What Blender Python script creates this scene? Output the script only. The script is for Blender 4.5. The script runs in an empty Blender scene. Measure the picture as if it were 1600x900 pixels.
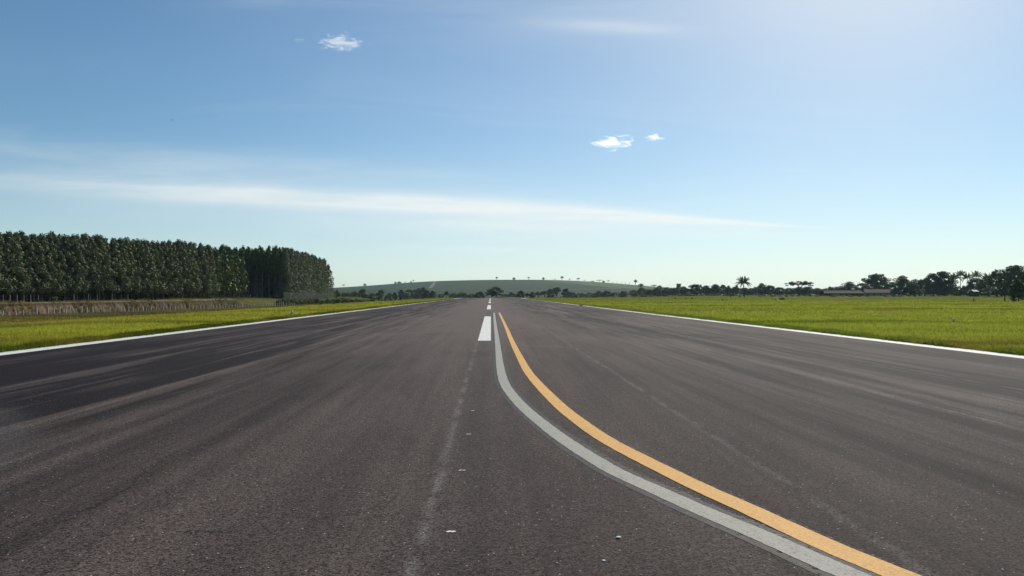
import bpy, math, random
import numpy as np
from mathutils import Vector
R = math.radians
rng = np.random.default_rng(7); random.seed(7)
SC = bpy.context.scene
COL = SC.collection

# ---------------------------------------------------------------- camera, world, sun, exposure
F, HX, HY, EYE = 1150.0, 767.0, 460.0, 1.6          # focal length in photo pixels, vanishing point, eye height
cam_d = bpy.data.cameras.new("camera"); cam = bpy.data.objects.new("camera", cam_d); COL.objects.link(cam)
cam.location = (0, 0, EYE); cam.rotation_euler = (R(90), 0, 0)
cam_d.sensor_width = 36; cam_d.lens = 36*F/1600
cam_d.shift_x = (800-HX)/1600; cam_d.shift_y = (HY-450)/1600
cam_d.clip_start = 0.1; cam_d.clip_end = 40000
SC.camera = cam
SUN_AZ, SUN_EL = 30.0, 32.0                          # azimuth from +Y towards +X
sdir = Vector((math.sin(R(SUN_AZ))*math.cos(R(SUN_EL)), math.cos(R(SUN_AZ))*math.cos(R(SUN_EL)), math.sin(R(SUN_EL))))
sd = bpy.data.lights.new("sun", 'SUN'); so = bpy.data.objects.new("sun", sd); COL.objects.link(so)
sd.energy = 4.2; sd.angle = R(0.5); sd.color = (1.0, 0.93, 0.82)
so.rotation_euler = sdir.to_track_quat('Z', 'Y').to_euler()
SC.view_settings.view_transform = 'Standard'; SC.view_settings.look = 'None'
SC.view_settings.gamma = 1; SC.view_settings.use_curve_mapping = False
SC.view_settings.exposure = 0.05
SC.render.engine = 'CYCLES'
SC.cycles.use_denoising = True
SC.cycles.max_bounces = 6; SC.cycles.volume_bounces = 1; SC.cycles.transparent_max_bounces = 12
SC.cycles.sample_clamp_indirect = 4

class E:                                             # tiny node-expression helper
    nt = None
    def __init__(s, sock): s.s = sock
    @staticmethod
    def m(op, *a, clamp=False):
        n = E.nt.nodes.new('ShaderNodeMath'); n.operation = op; n.use_clamp = clamp
        for i, v in enumerate(a):
            if isinstance(v, E): E.nt.links.new(v.s, n.inputs[i])
            else: n.inputs[i].default_value = v
        return E(n.outputs[0])
    def __add__(s, o): return E.m('ADD', s, o)
    __radd__ = __add__
    def __sub__(s, o): return E.m('SUBTRACT', s, o)
    def __rsub__(s, o): return E.m('SUBTRACT', o, s)
    def __mul__(s, o): return E.m('MULTIPLY', s, o)
    __rmul__ = __mul__
    def __truediv__(s, o): return E.m('DIVIDE', s, o)
def clampe(e): return E.m('ADD', e, 0.0, clamp=True)
def gauss(e): return E.m('EXPONENT', (e*e)*-1.0)
def vec(x, y, z=0.0):
    n = E.nt.nodes.new('ShaderNodeCombineXYZ')
    for i, v in enumerate((x, y, z)):
        if isinstance(v, E): E.nt.links.new(v.s, n.inputs[i])
        else: n.inputs[i].default_value = v
    return n.outputs[0]
def sep(sock):
    n = E.nt.nodes.new('ShaderNodeSeparateXYZ'); E.nt.links.new(sock, n.inputs[0])
    return E(n.outputs[0]), E(n.outputs[1]), E(n.outputs[2])
def noise(v, scale, detail=4, rough=.55, dist=0.0):
    n = E.nt.nodes.new('ShaderNodeTexNoise'); E.nt.links.new(v, n.inputs['Vector'])
    n.inputs['Scale'].default_value = scale; n.inputs['Detail'].default_value = detail
    n.inputs['Roughness'].default_value = rough; n.inputs['Distortion'].default_value = dist
    return E(n.outputs[0])
def remap(e, a, b, c=0.0, d=1.0):
    n = E.nt.nodes.new('ShaderNodeMapRange'); E.nt.links.new(e.s, n.inputs[0])
    for i, v in enumerate((a, b, c, d)): n.inputs[i+1].default_value = v
    return E(n.outputs[0])
def sstep(e, a, b):
    n = E.nt.nodes.new('ShaderNodeMapRange'); n.interpolation_type = 'SMOOTHSTEP'; E.nt.links.new(e.s, n.inputs[0])
    n.inputs[1].default_value = a; n.inputs[2].default_value = b
    return E(n.outputs[0])
def mixc(f, a, b, mode='MIX'):
    n = E.nt.nodes.new('ShaderNodeMix'); n.data_type = 'RGBA'; n.blend_type = mode
    if isinstance(f, E): E.nt.links.new(f.s, n.inputs[0])
    else: n.inputs[0].default_value = f
    for k, v in ((6, a), (7, b)):
        if isinstance(v, tuple): n.inputs[k].default_value = (*v, 1)
        else: E.nt.links.new(v, n.inputs[k])
    return n.outputs[2]

# world: physical sky with thin high cirrus
w = bpy.data.worlds.new("World"); SC.world = w; w.use_nodes = True
nt = w.node_tree; nt.nodes.clear(); E.nt = nt
sky = nt.nodes.new('ShaderNodeTexSky'); sky.sky_type = 'NISHITA'; sky.sun_disc = False
sky.sun_elevation = R(SUN_EL); sky.sun_rotation = R(SUN_AZ); sky.air_density = 1.0; sky.dust_density = 0.16; sky.ozone_density = 4.0
tc = nt.nodes.new('ShaderNodeTexCoord')
dx, dy, dz = sep(tc.outputs['Generated'])
dyc = E.m('MAXIMUM', dy, 0.05)
U = dx/dyc; V = dz/dyc
front = sstep(dy, 0.1, 0.3)
n1 = noise(vec(U*2.0, V*22.0), 1.0, 6, .6, .6)
n2 = noise(vec(U*7.0+V*9.0, V*60.0), 1.0, 5, .6, .4)
wisp = sstep(n1*0.65+n2*0.35, .34, .66)
def px(p): return (p-HX)/F
def py(p): return (HY-p)/F
def streak(x0, y0, x1, y1, th, sx, amp, bow=0.0):
    # a wisp along a line (photo pixels give its bearing and elevation)
    u0, v0, u1, v1 = px(x0), py(y0), px(x1), py(y1)
    k = (v1-v0)/(u1-u0); uc = (u0+u1)/2
    cen = (U-u0)*k + v0
    if bow: cen = cen + (U-uc)*(U-uc)*bow
    return gauss((V-cen)/th)*gauss((U-uc)/sx)*amp
tip = sstep(U, px(1330), px(760))
thk = tip*0.0105+0.0015
mainc = (U-px(400))*((py(348)-py(303))/(px(1150)-px(400)))+py(303)+ (n1-0.5)*0.006
mainc = mainc - gauss((U-px(150))/0.25)*0.006
dd_ = V-mainc
up = gauss(dd_/thk)
dn = gauss((dd_+0.012)/(thk*2.6))*0.35
side = sstep(U, px(1340), px(1120))*remap(U, px(0), px(820), .22, 1.3)
main = (clampe(up+dn))*clampe(side)*(wisp*0.45+0.55)
fac = main*0.95
for a in ((560,352,1000,359,.010,.17,.38), (650,388,860,392,.006,.10,.25), (0,228,520,262,.016,.36,.22), (0,268,420,283,.018,.30,.16), (860,38,1080,48,.009,.09,.32),
          (380,3,520,0,.010,.09,.25), (640,272,720,272,.005,.06,.15), (1200,268,1290,265,.004,.04,.15), (600,8,1000,20,.05,.25,.12), (1000,420,1500,420,.012,.4,.12)):
    fac = fac + streak(*a)*(wisp*0.85+0.15)
fac = fac + sstep(noise(vec(U*1.5+3.0, V*9.0), 1.0, 6, .6, .8), .48, .75)*sstep(V, .40, .12)*.16
fac = clampe(fac*front)
# thin milky veil over the whole sky; horizon haze and sun glow painted in
veil = 0.003 + sstep(U, -0.6, 0.2)*0.11 + gauss((U-.50)/.32)*gauss((V-.70)/.40)*.75 + sstep(V, .24, 0.0)*.30
skyc = mixc(1.0, sky.outputs[0], (0.85, 1.01, 1.0), 'MULTIPLY')
skyc = mixc(clampe(veil*front), skyc, (9.7, 10.0, 10.15))
skyc = mixc(fac*0.85, skyc, (10.6, 10.6, 10.0))
bg = nt.nodes.new('ShaderNodeBackground'); bg.inputs[1].default_value = 0.090
nt.links.new(skyc, bg.inputs[0])
wo = nt.nodes.new('ShaderNodeOutputWorld'); nt.links.new(bg.outputs[0], wo.inputs[0])

# ---------------------------------------------------------------- helpers
def tag(o, label=None, cat=None, group=None, kind=None):
    if label: o['label'] = label
    if cat: o['category'] = cat
    if group: o['group'] = group
    if kind: o['kind'] = kind
    return o
def raw_mesh(name, verts, faces, mats, fm=None, smooth=False):
    """verts (n,3); faces list of arrays each (m,k)"""
    me = bpy.data.meshes.new(name)
    verts = np.asarray(verts, dtype=np.float32)
    if not isinstance(faces, list): faces = [faces]
    faces = [np.asarray(f, dtype=np.int32) for f in faces if len(f)]
    me.vertices.add(len(verts)); me.vertices.foreach_set('co', verts.ravel())
    idx = np.concatenate([f.ravel() for f in faces]); tot = np.concatenate([np.full(len(f), f.shape[1], np.int32) for f in faces])
    st = np.concatenate([[0], np.cumsum(tot)[:-1]]).astype(np.int32)
    me.loops.add(len(idx)); me.loops.foreach_set('vertex_index', idx)
    me.polygons.add(len(tot)); me.polygons.foreach_set('loop_start', st); me.polygons.foreach_set('loop_total', tot)
    if fm is not None: me.polygons.foreach_set('material_index', np.asarray(fm, dtype=np.int32))
    me.polygons.foreach_set('use_smooth', np.full(len(tot), smooth))
    for m in (mats if isinstance(mats, (list, tuple)) else [mats]): me.materials.append(m)
    me.update(calc_edges=True); me.validate()
    return me
def add(name, me, parent=None, loc=None):
    o = bpy.data.objects.new(name, me); COL.objects.link(o)
    if parent is not None: o.parent = parent
    if loc is not None: o.location = loc
    return o
class MB:
    def __init__(s): s.v = []; s.f3 = []; s.f4 = []; s.n = 0
    def raw(s, v, f):
        v = np.asarray(v, dtype=float); f = np.asarray(f, dtype=int)
        (s.f3 if f.shape[1] == 3 else s.f4).append(f+s.n); s.v.append(v); s.n += len(v); return s
    def box(s, c, d, rz=0.0):
        x, y, z = (np.array(d)/2); a = np.array([[i, j, k] for k in (-z, z) for j in (-y, y) for i in (-x, x)])
        cs, sn = math.cos(rz), math.sin(rz)
        a = np.stack([a[:, 0]*cs-a[:, 1]*sn, a[:, 0]*sn+a[:, 1]*cs, a[:, 2]], 1)+np.array(c)
        return s.raw(a, [[0,2,3,1],[4,5,7,6],[0,1,5,4],[2,6,7,3],[0,4,6,2],[1,3,7,5]])
    def tube(s, pts, rad, k=6, cap=True):
        pts = [Vector(p) for p in pts]; ring = []
        for i, p in enumerate(pts):
            t = (pts[min(i+1, len(pts)-1)]-pts[max(i-1, 0)]).normalized()
            a = t.orthogonal().normalized() if abs(t.z) < .95 else Vector((1, 0, 0)); a = (a-t*a.dot(t)).normalized(); b = t.cross(a)
            r = rad[i] if hasattr(rad, '__len__') else rad
            ring.append([p+(a*math.cos(2*math.pi*j/k)+b*math.sin(2*math.pi*j/k))*r for j in range(k)])
        v = np.array([list(q) for r_ in ring for q in r_]); f = []
        for i in range(len(pts)-1):
            for j in range(k): f.append([i*k+j, i*k+(j+1) % k, (i+1)*k+(j+1) % k, (i+1)*k+j])
        s.raw(v, f)
        if cap:
            c = len(pts)-1; s.raw(np.vstack([v[c*k:], [list(pts[-1])]]), [[j, (j+1) % k, k] for j in range(k)])
        return s
    def mesh(s, name, mat, smooth=False):
        v = np.concatenate(s.v); fs = []
        if s.f4: fs.append(np.concatenate(s.f4))
        if s.f3: fs.append(np.concatenate(s.f3))
        return raw_mesh(name, v, fs, mat, smooth=smooth)
def thing(name, loc, label, cat, group=None, rz=0.0, sc=1.0):
    o = bpy.data.objects.new(name, None); COL.objects.link(o); o.empty_display_size = .3
    o.location = loc; o.rotation_euler = (0, 0, rz); o.scale = (sc, sc, sc) if not hasattr(sc, '__len__') else sc
    return tag(o, label, cat, group)

def material(name, build):
    m = bpy.data.materials.new(name); m.use_nodes = True; m.node_tree.nodes.clear(); E.nt = m.node_tree
    sh = build(); o = m.node_tree.nodes.new('ShaderNodeOutputMaterial'); m.node_tree.links.new(sh, o.inputs[0]); return m
def opos(): return E.nt.nodes.new('ShaderNodeTexCoord').outputs['Object']
def gpos(): return E.nt.nodes.new('ShaderNodeNewGeometry').outputs['Position']
def principled(col, rough=.8, spec=.5, bump=None, bstr=.3, bdist=.01, metal=0.0):
    n = E.nt.nodes.new('ShaderNodeBsdfPrincipled')
    if isinstance(col, tuple): n.inputs['Base Color'].default_value = (*col, 1)
    else: E.nt.links.new(col, n.inputs['Base Color'])
    if isinstance(rough, E): E.nt.links.new(rough.s, n.inputs['Roughness'])
    else: n.inputs['Roughness'].default_value = rough
    n.inputs['Specular IOR Level'].default_value = spec; n.inputs['Metallic'].default_value = metal
    if bump is not None:
        b = E.nt.nodes.new('ShaderNodeBump'); b.inputs['Strength'].default_value = bstr; b.inputs['Distance'].default_value = bdist
        E.nt.links.new(bump.s, b.inputs['Height']); E.nt.links.new(b.outputs[0], n.inputs['Normal'])
    return n.outputs[0]
def mixs(f, a, b):
    n = E.nt.nodes.new('ShaderNodeMixShader')
    if isinstance(f, E): E.nt.links.new(f.s, n.inputs[0])
    else: n.inputs[0].default_value = f
    E.nt.links.new(a, n.inputs[1]); E.nt.links.new(b, n.inputs[2]); return n.outputs[0]
def transl(col):
    n = E.nt.nodes.new('ShaderNodeBsdfTranslucent')
    if isinstance(col, tuple): n.inputs[0].default_value = (*col, 1)
    else: E.nt.links.new(col, n.inputs[0])
    return n.outputs[0]
def transp(): return E.nt.nodes.new('ShaderNodeBsdfTransparent').outputs[0]

def leaf_mat(name, c1, c2, tl=.25, spec=.3, rough=.55, scale=.9):
    def b():
        p = gpos()
        n = noise(p, scale, 3); r = E(E.nt.nodes.new('ShaderNodeObjectInfo').outputs['Random'])
        c = mixc(clampe(remap(n, .3, .7)*0.7+r*0.3), c1, c2)
        return mixs(tl, principled(c, rough, spec), transl(mixc(1.0, c, (1.25, 1.35, .7), 'MULTIPLY')))
    return material(name, b)
def bark_mat(name, c1, c2, sc=3.0):
    def b():
        p = opos(); x, y, z = sep(p); n = noise(vec(x*4.0, y*4.0, z), sc, 4)
        return principled(mixc(remap(n, .35, .65), c1, c2), .85, .2, n, .5, .02)
    return material(name, b)

# ---- asphalt
def asphalt_build():
    p = opos(); x, y, z = sep(p)
    st = noise(vec(x*1.1, y*0.035), 1.0, 7, .62, .25)          # longitudinal wear streaks
    st2 = noise(vec(x*4.5, y*0.16), 1.0, 5, .6, .2)
    blot = noise(vec(x*.35, y*.12), 1.0, 5, .6, .6)
    ax = E.m('ABSOLUTE', x)
    lane = gauss((x+1.2)/5.2)                                   # pale middle, its sheen painted in as colour
    band = clampe(gauss((ax-7.6)/3.0))                          # darker, rubbered outer lanes
    g = lane*0.40 + (st-0.5)*3.4*(band*1.0+0.30) + (st2-0.5)*2.0*(band*.8+.25) + (blot-0.5)*1.0 + 0.24 - band*.14 + sstep(y, 6.0, 40.0)*.12 - sstep(x, -0.5, -5.0)*.26*sstep(y, 34.0, 14.0) - sstep(x, -3.0, -9.0)*.07 + (noise(vec(x*.16, y*.03), 1.0, 3)-.5)*.7 + sstep(y, 9.0, 45.0)*gauss((x+1.0)/5.0)*.40 + sstep(x, 2.0, 8.0)*.08  # tone rises with distance and mid-runway: grazing sky sheen painted into the colour
    g = clampe(g)
    c = mixc(g, (.0118, .0082, .0096), (.112, .088, .077))
    for ax_, ay_, ar_, am in ((-15.0, 2.5, 11.2, .10), (-16.5, 3.0, 11.9, .08), (13.0, 6.0, 7.4, .07)):
        dd = E.m('SQRT', (x-ax_)*(x-ax_)+(y-ay_)*(y-ay_))
        c = mixc(gauss((dd-ar_)/.30)*am*remap(blot, .3, .7, .2, 1.4)*sstep(y, 4.0, 7.0)*sstep(y, 24.0, 12.0), c, (.22, .21, .20))
    for cx_, am in ((4.15, .8), (-3.1, .55), (-7.2, .7)):
        wig = (noise(vec(0.0, y*.35+cx_*3.0), 1.0, 6, .75)-.5)*1.1
        gate = sstep(noise(vec(cx_, y*.22), 1.0, 2), .50, .56)
        c = mixc(gauss((x-cx_+wig)/.012)*am*gate, c, (.008, .008, .008))
    old = clampe(gauss((x+.225)/.25))*sstep(y, 78.0, 60.0)*remap(noise(p, .8, 3), .3, .7, .3, 1.0)
    c = mixc(old*.38, c, (.030, .028, .027))
    # construction joints: pale crumbling lines along the runway
    for jx, wd, am in ((-0.455, .045, .42), (2.52, .05, .28), (6.3, .07, .30), (8.9, .06, .25), (-4.6, .06, .14), (-8.4, .06, .14)):
        wob = (noise(vec(0.0, y*.9), 1.0, 5, .7)-.5)*.14
        br = sstep(noise(vec(x*3.0, y*1.2), 1.3, 4), .35, .62)
        c = mixc(gauss((x-jx+wob)/wd)*am*br, c, (.21, .20, .185))
    # a long faint scrape across the right half
    sc_ = gauss((y-26.6+x*.06)/.05)*sstep(x, 4.5, 6.0)*sstep(x, 11.0, 9.0)
    c = mixc(sc_*.35, c, (.25, .24, .22))
    # stone aggregate
    v = E.nt.nodes.new('ShaderNodeTexVoronoi'); E.nt.links.new(p, v.inputs['Vector']); v.inputs['Scale'].default_value = 88
    rr, gg, bb = sep(v.outputs['Color'])
    stone = sstep(rr, .55, 1.0)
    c = mixc(1.0, c, mixc(rr, (.16, .16, .17), (1.95, 1.93, 1.88)), 'MULTIPLY')
    v2 = E.nt.nodes.new('ShaderNodeTexVoronoi'); E.nt.links.new(p, v2.inputs['Vector']); v2.inputs['Scale'].default_value = 38
    r2, g2, b2 = sep(v2.outputs['Color'])
    chip = sstep(g2, .955, .965)*sstep(E(v2.outputs['Distance']), .25, .15)
    c = mixc(chip*.85, c, (.62, .60, .55))
    fine = noise(p, 180, 2)
    c = mixc(1.0, c, mixc(fine, (.5, .5, .5), (1.5, 1.5, 1.5)), 'MULTIPLY')
    h = E(v.outputs['Distance'])*-1.0 + fine*.5
    return principled(c, .88, .10, h, .5, .006)
M_ASPH = material('asphalt', asphalt_build)

def paint(name, col, wear=.25, dark=(.09, .085, .08), rough=.6, thr=.30):
    def b():
        p = opos(); x, y, z = sep(p)
        n = noise(p, 60, 4, .7); n2 = noise(vec(x*2, y*.6), 1.0, 5); n3 = noise(p, 8, 4, .7)
        c = mixc(remap(n2, .3, .7, 0, .35), col, tuple(v*.8 for v in col))
        c = mixc(sstep(n*.7+n3*.3, thr+.17, thr+.03)*wear, c, dark)
        v = E.nt.nodes.new('ShaderNodeTexVoronoi'); E.nt.links.new(p, v.inputs['Vector']); v.inputs['Scale'].default_value = 95
        q1, q2, q3 = sep(v.outputs['Color'])
        c = mixc(1.0, c, mixc(q1, (.80, .79, .77), (1.10, 1.10, 1.10)), 'MULTIPLY')
        c = mixc(sstep(q2, .90, .93)*sstep(noise(p, 3.0, 4, .7), .42, .60)*.75, c, dark)
        c = mixc(sstep(noise(vec(x*5, y*.8), 1.0, 4, .7), .55, .75)*.30, c, (.16, .13, .10))
        return principled(c, .75, .22, E(v.outputs['Distance'])*-1.0, .35, .004)
    return material(name, b)
M_WHITE = paint('white_paint', (.86, .86, .81), .8)
M_YEL = paint('yellow_paint', (.80, .43, .105), .8, (.42, .22, .06))
M_GREY = paint('grey_paint', (.40, .385, .33), .8)
def ghost(name, col, dens):
    def b():
        p = opos(); n = noise(p, 22, 5, .7)
        return mixs(clampe(sstep(n, .40+dens*.28, .34+dens*.28)*(dens*.5+.5)), transp(), principled(col, .75, .3))
    return material(name, b)
M_BLACKOUT = ghost('blackout_paint', (.009, .009, .010), .85)
M_FAINT = ghost('faded_blackout_paint', (.030, .027, .027), .10)
M_RESID = ghost('worn_grey_paint', (.155, .16, .14), .25)
M_OVER = ghost('yellow_overspray', (.10, .055, .008), .35)

# ---- grass ground
def belts(x, y):
    # belts of greener, browner and darker growth running across the field
    a = noise(vec(x*.012+4.0, y*.075), 1.0, 4, .55, .3); b = noise(vec(x*.02, y*.16+9.0), 1.0, 4, .6, .3)
    return sstep(a, .48, .60), sstep(b, .54, .64)
def grassfield():
    p = opos(); x, y, z = sep(p)
    big = noise(vec(x*.006, y*.02), 1.0, 5, .6, .5)             # mown and unmown belts
    mid = noise(vec(x*.05, y*.12), 1.0, 6, .65, .3)
    fn = noise(p, 1.6, 5, .7); vf = noise(p, 14, 3, .7)
    c = mixc(remap(mid*.6+fn*.4, .34, .66), (.17, .20, .018), (.30, .32, .03))
    c = mixc(sstep(big, .45, .62)*.75, c, (.20, .165, .03))
    c = mixc(sstep(noise(vec(x*.02, y*.09), 1.0, 5), .56, .66)*.45, c, (.06, .075, .014))
    c = mixc(1.0, c, mixc(vf, (.6, .6, .6), (1.35, 1.35, 1.3)), 'MULTIPLY')
    bb, dk_ = belts(x, y); rt = sstep(x, -5.0, 10.0)
    c = mixc(rt*.5, c, (.16, .20, .026)); c = mixc(bb*.75, c, (.18, .135, .035)); c = mixc(dk_*.75, c, (.075, .10, .02)); c = mixc(sstep(y, 110.0, 260.0)*.55, c, (.11, .135, .04))
    left = sstep(x, -44.0, -62.0)*sstep(y, 420.0, 200.0)*sstep(noise(p, .3, 4), .3, .55)
    c = mixc(left*.8, c, (.10, .085, .04))
    # bare dark floor below the plantation
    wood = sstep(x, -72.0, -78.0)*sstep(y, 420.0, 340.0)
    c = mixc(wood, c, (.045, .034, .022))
    c = mixc(sstep(x, -22.0, -50.0)*sstep(y, 215.0, 290.0)*.85, c, (.075, .085, .035))
    far = sstep(y, 380.0, 620.0)
    c = mixc(far*.8, c, (.055, .075, .02))
    return principled(c, 1.0, 0.0, fn*.6+vf*.4, .4, .05)
M_FIELD = material('grass_field', grassfield)
def blade_build(c1, c2, c3):
    def b():
        p = gpos(); x, y, z = sep(p)
        n = noise(p, .35, 4, .65); n2 = noise(p, 9, 2)
        big = noise(vec(x*.006, y*.02), 1.0, 5, .6, .5)
        c = mixc(remap(n, .35, .65), c1, c2); c = mixc(sstep(big, .47, .6)*.6, c, c3)
        c = mixc(1.0, c, mixc(n2, (.7, .7, .7), (1.3, 1.3, 1.3)), 'MULTIPLY')
        bb, dk_ = belts(x, y); rt = sstep(x, -5.0, 10.0)
        c = mixc(rt*.45, c, (.27, .35, .05)); c = mixc(bb*.7, c, (.32, .23, .055)); c = mixc(dk_*.75, c, (.12, .155, .025)); c = mixc(sstep(y, 110.0, 260.0)*.55, c, (.17, .205, .055))
        return mixs(.5, principled(c, .8, .0), transl(c))
    return b
M_BLADE = material('grass_blades', blade_build((.30, .34, .028), (.50, .50, .055), (.44, .37, .075)))
M_VERGE = material('verge_blades', blade_build((.06, .09, .012), (.15, .18, .016), (.11, .11, .02)))

# ---------------------------------------------------------------- terrain
def sm(t): t = np.clip(t, 0, 1); return t*t*(3-2*t)
def fence_x(y): return -74+(np.minimum(y, 222)-116)*(14/97)
def T(x, y):
    x = np.asarray(x, float); y = np.asarray(y, float)
    zr = -4.0*sm((y-300)/500)
    zl = zr - 2.0*sm((-x-17)/45)*sm((700-y)/300)
    q = fence_x(y)-x
    plate = .2+.3*sm((y-120)/100)
    bank = sm((q-3.6)/2.2)*sm((200-y)/10) + sm((q-5)/14)*sm((y-190)/10)
    zl = zl + (plate-zl)*bank*sm((520-y)/120)
    zright = zr*0 + .45*sm((y-150)/250)*sm((x-17)/40)
    u = x/np.maximum(y, 1)
    zfar = -3.2+4.0*sm((u-.03)/.28)
    zR = zright + (zfar-zright)*sm((y-260)/340)*sm((x-15)/40)
    zR = np.where(x > 15, np.where(y > 300, zr*(1-sm((x-15)/40))+zR*sm((x-15)/40), zR), zR)
    z = np.where(x > 0, zR, zl)
    return z
def undul(x, y):
    k = sm((np.abs(x)-16)/12)
    return k*(.07*np.sin(x*.21+y*.13)+.06*np.sin(x*.083-y*.19+1)+.04*np.sin(x*.47+y*.05+2))
def TT(x, y): return float(T(x, y)+undul(np.float64(x), np.float64(y)))
def axis(a0, a1, step, grow, lim):
    v = list(np.arange(a0, a1+.01, step)); s = step
    while v[-1] < lim: s *= grow; v.append(v[-1]+s)
    return v
xp = axis(15.2, 150, 1.7, 1.13, 6000); xs = np.array([-v for v in xp[::-1]]+[-14.4, -14.2, -13.9, 0, 13.9, 14.2, 14.4]+xp)
ys = np.array([-300, -150, -80, -40]+axis(-20, 340, 1.8, 1.07, 6000))
X, Y = np.meshgrid(xs, ys); Z = T(X, Y)+undul(X, Y)
Z = np.where(np.abs(X) < 14.0, Z-.06, Z+.012)
def grid_faces(ny, nx):
    i = np.arange(ny-1)[:, None]*nx+np.arange(nx-1)[None, :]
    return np.stack([i, i+1, i+nx+1, i+nx], -1).reshape(-1, 4)
tag(add('ground', raw_mesh('ground', np.stack([X, Y, Z], -1).reshape(-1, 3), grid_faces(len(ys), len(xs)), M_FIELD, smooth=True)), kind='structure')

def zrun(y): return -4.0*sm((np.asarray(y, float)-300)/500)
ry = np.array([-300, -100, -20]+axis(0, 300, 10, 1.12, 900))
rx = np.array([-14.15, -7, 0, 7, 14.15])
X, Y = np.meshgrid(rx, ry); Z = zrun(Y)
runway = tag(add('runway', raw_mesh('runway', np.stack([X, Y, Z], -1).reshape(-1, 3), grid_faces(len(ry), 5), M_ASPH)), kind='structure')

def W(pxx, pyy, z=0.0):
    d = F*(EYE-z)/(pyy-HY); return np.array([(pxx-HX)/F*d, d])
def catmull(P, n=10):
    P = [np.array(p, float) for p in P]; P = [2*P[0]-P[1]]+P+[2*P[-1]-P[-2]]; out = []
    for i in range(1, len(P)-2):
        for k in range(n):
            t = k/n; a, b, c, d = P[i-1:i+3]
            out.append(.5*((2*b)+(-a+c)*t+(2*a-5*b+4*c-d)*t*t+(-a+3*b-3*c+d)*t**3))
    out.append(P[-2]); return np.array(out)
def ribbon(name, pts, wl, wr, z, mat, ragged=0.0, label=None, n=None):
    """paint laid along pts; wl/wr: distance of its left and right border from the line"""
    pts = np.asarray(pts); t = np.gradient(pts, axis=0); t /= np.linalg.norm(t, axis=1)[:, None]
    nrm = np.stack([t[:, 1], -t[:, 0]], 1)      # right-hand side when walking along
    N = len(pts); wl = np.broadcast_to(wl, N); wr = np.broadcast_to(wr, N)
    r1 = rng.normal(0, ragged, N) if ragged else 0; r2 = rng.normal(0, ragged, N) if ragged else 0
    A = pts+nrm*(wl+r1)[:, None] if ragged else pts+nrm*wl[:, None]
    B = pts+nrm*(wr+r2)[:, None] if ragged else pts+nrm*wr[:, None]
    zz = zrun(pts[:, 1])+z
    v = np.empty((2*N, 3)); v[0::2, :2] = A; v[1::2, :2] = B; v[0::2, 2] = zz; v[1::2, 2] = zz
    i = np.arange(N-1)*2
    o = add(name, raw_mesh(name, v, np.stack([i, i+1, i+3, i+2], 1), mat), runway)
    if label: o['label'] = label
    return o
yl = np.array(axis(-20, 300, 6, 1.15, 700))
ribbon('edge_line', np.stack([np.full(len(yl), -13.18), yl], 1), -.36, .36, .004, M_WHITE, label='white line along the left edge of the runway')
rc = np.interp(yl, [18, 60], [13.62, 13.15])
ribbon('edge_line', np.stack([rc, yl], 1), -.35, .35, .004, M_WHITE, label='white line along the right edge of the runway')
k = 0
for y0, y1 in ((25.4, 53.5), (79, 110), (136, 164), (189, 219), (243, 273), (297, 327)):
    yy = np.linspace(y0, y1, 8)
    ribbon('centreline_dash', np.stack([np.full(8, -.225), yy], 1), -.225, .225, .004, M_WHITE,
           label='nearest white centreline dash' if k == 0 else None); k += 1
yelpx = [(780,488.7),(788.7,506.7),(794.4,520),(799.3,532),(806,546),(813.3,560),(824,580),(840.5,600),(860,620),(881,640),(907,660),(935,680),(969.5,700),(1030,730.8),(1100,765),(1170,796),(1285,849.6),(1390,893),(1500,937)]
grypx = [(772,488.7),(773.7,506.7),(777,532),(780,560),(782.7,580),(788.5,600),(802.4,620),(821.4,640),(845,660),(871,680),(900,700),(932,720),(967,740),(1030,768),(1100,799.7),(1180,833),(1250,864),(1320,895),(1420,937)]
yel = catmull([W(*p) for p in yelpx]); gry = catmull([W(*p) for p in grypx])
def smoothline(P, it=14):
    P = P.copy()
    for _ in range(it): P[1:-1] = P[1:-1]*.5+(P[:-2]+P[2:])*.25
    return P
yel = smoothline(yel); gry = smoothline(gry)
wy = np.interp(yel[:, 1], [5, 10, 20, 40], [.105, .098, .085, .078])
wg = np.interp(gry[:, 1], [5, 10, 20, 40], [.098, .09, .082, .078])
# walking towards the camera: nrm points to the picture's left
ribbon('yellow_overspray', yel, -wy-.04, wy+.008, .0012, M_OVER, .002)
ribbon('yellow_taxi_line', yel, -wy, wy, .0045, M_YEL, .0015, label='yellow line curving off the runway centre to the right')
ribbon('blackout_line', gry, -wg-.07, wg+.075, .002, M_BLACKOUT, .002)
ribbon('grey_remnant_line', gry, wg+.035, wg+.056, .003, M_RESID, .001)
nearp = gry[:, 1] < 9.0
ribbon('grey_remnant_line', gry[nearp], -wg[nearp]-.09, -wg[nearp]-.004, .003, M_RESID, .004)
ribbon('grey_curved_line', gry, -wg, wg, .004, M_GREY, .002, label='older curved line painted over in grey beside the yellow one')
for y, xx, wd in ((4.96, -.268, .028), (6.69, -.262, .028), (8.42, -.255, .026), (10.12, -.25, .022)):
    pts = np.array([[xx-wd*1.0, y-.01], [xx-wd*.3, y+.004], [xx+wd*.3, y-.004], [xx+wd, y+.008]])
    ribbon('paint_tick', pts, -.013, .013, .003, M_WHITE, .003)
# dark crack in the asphalt, left foreground
M_CRACK = ghost('open_crack', (.012, .012, .012), .45)
cp = [np.array([-2.05+.022*i, 4.95+.02*math.sin(i*1.9)+.012*random.random()]) for i in range(15)]
ribbon('surface_crack', np.array(cp), -.016, .016, .004, M_CRACK, .010)

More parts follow.
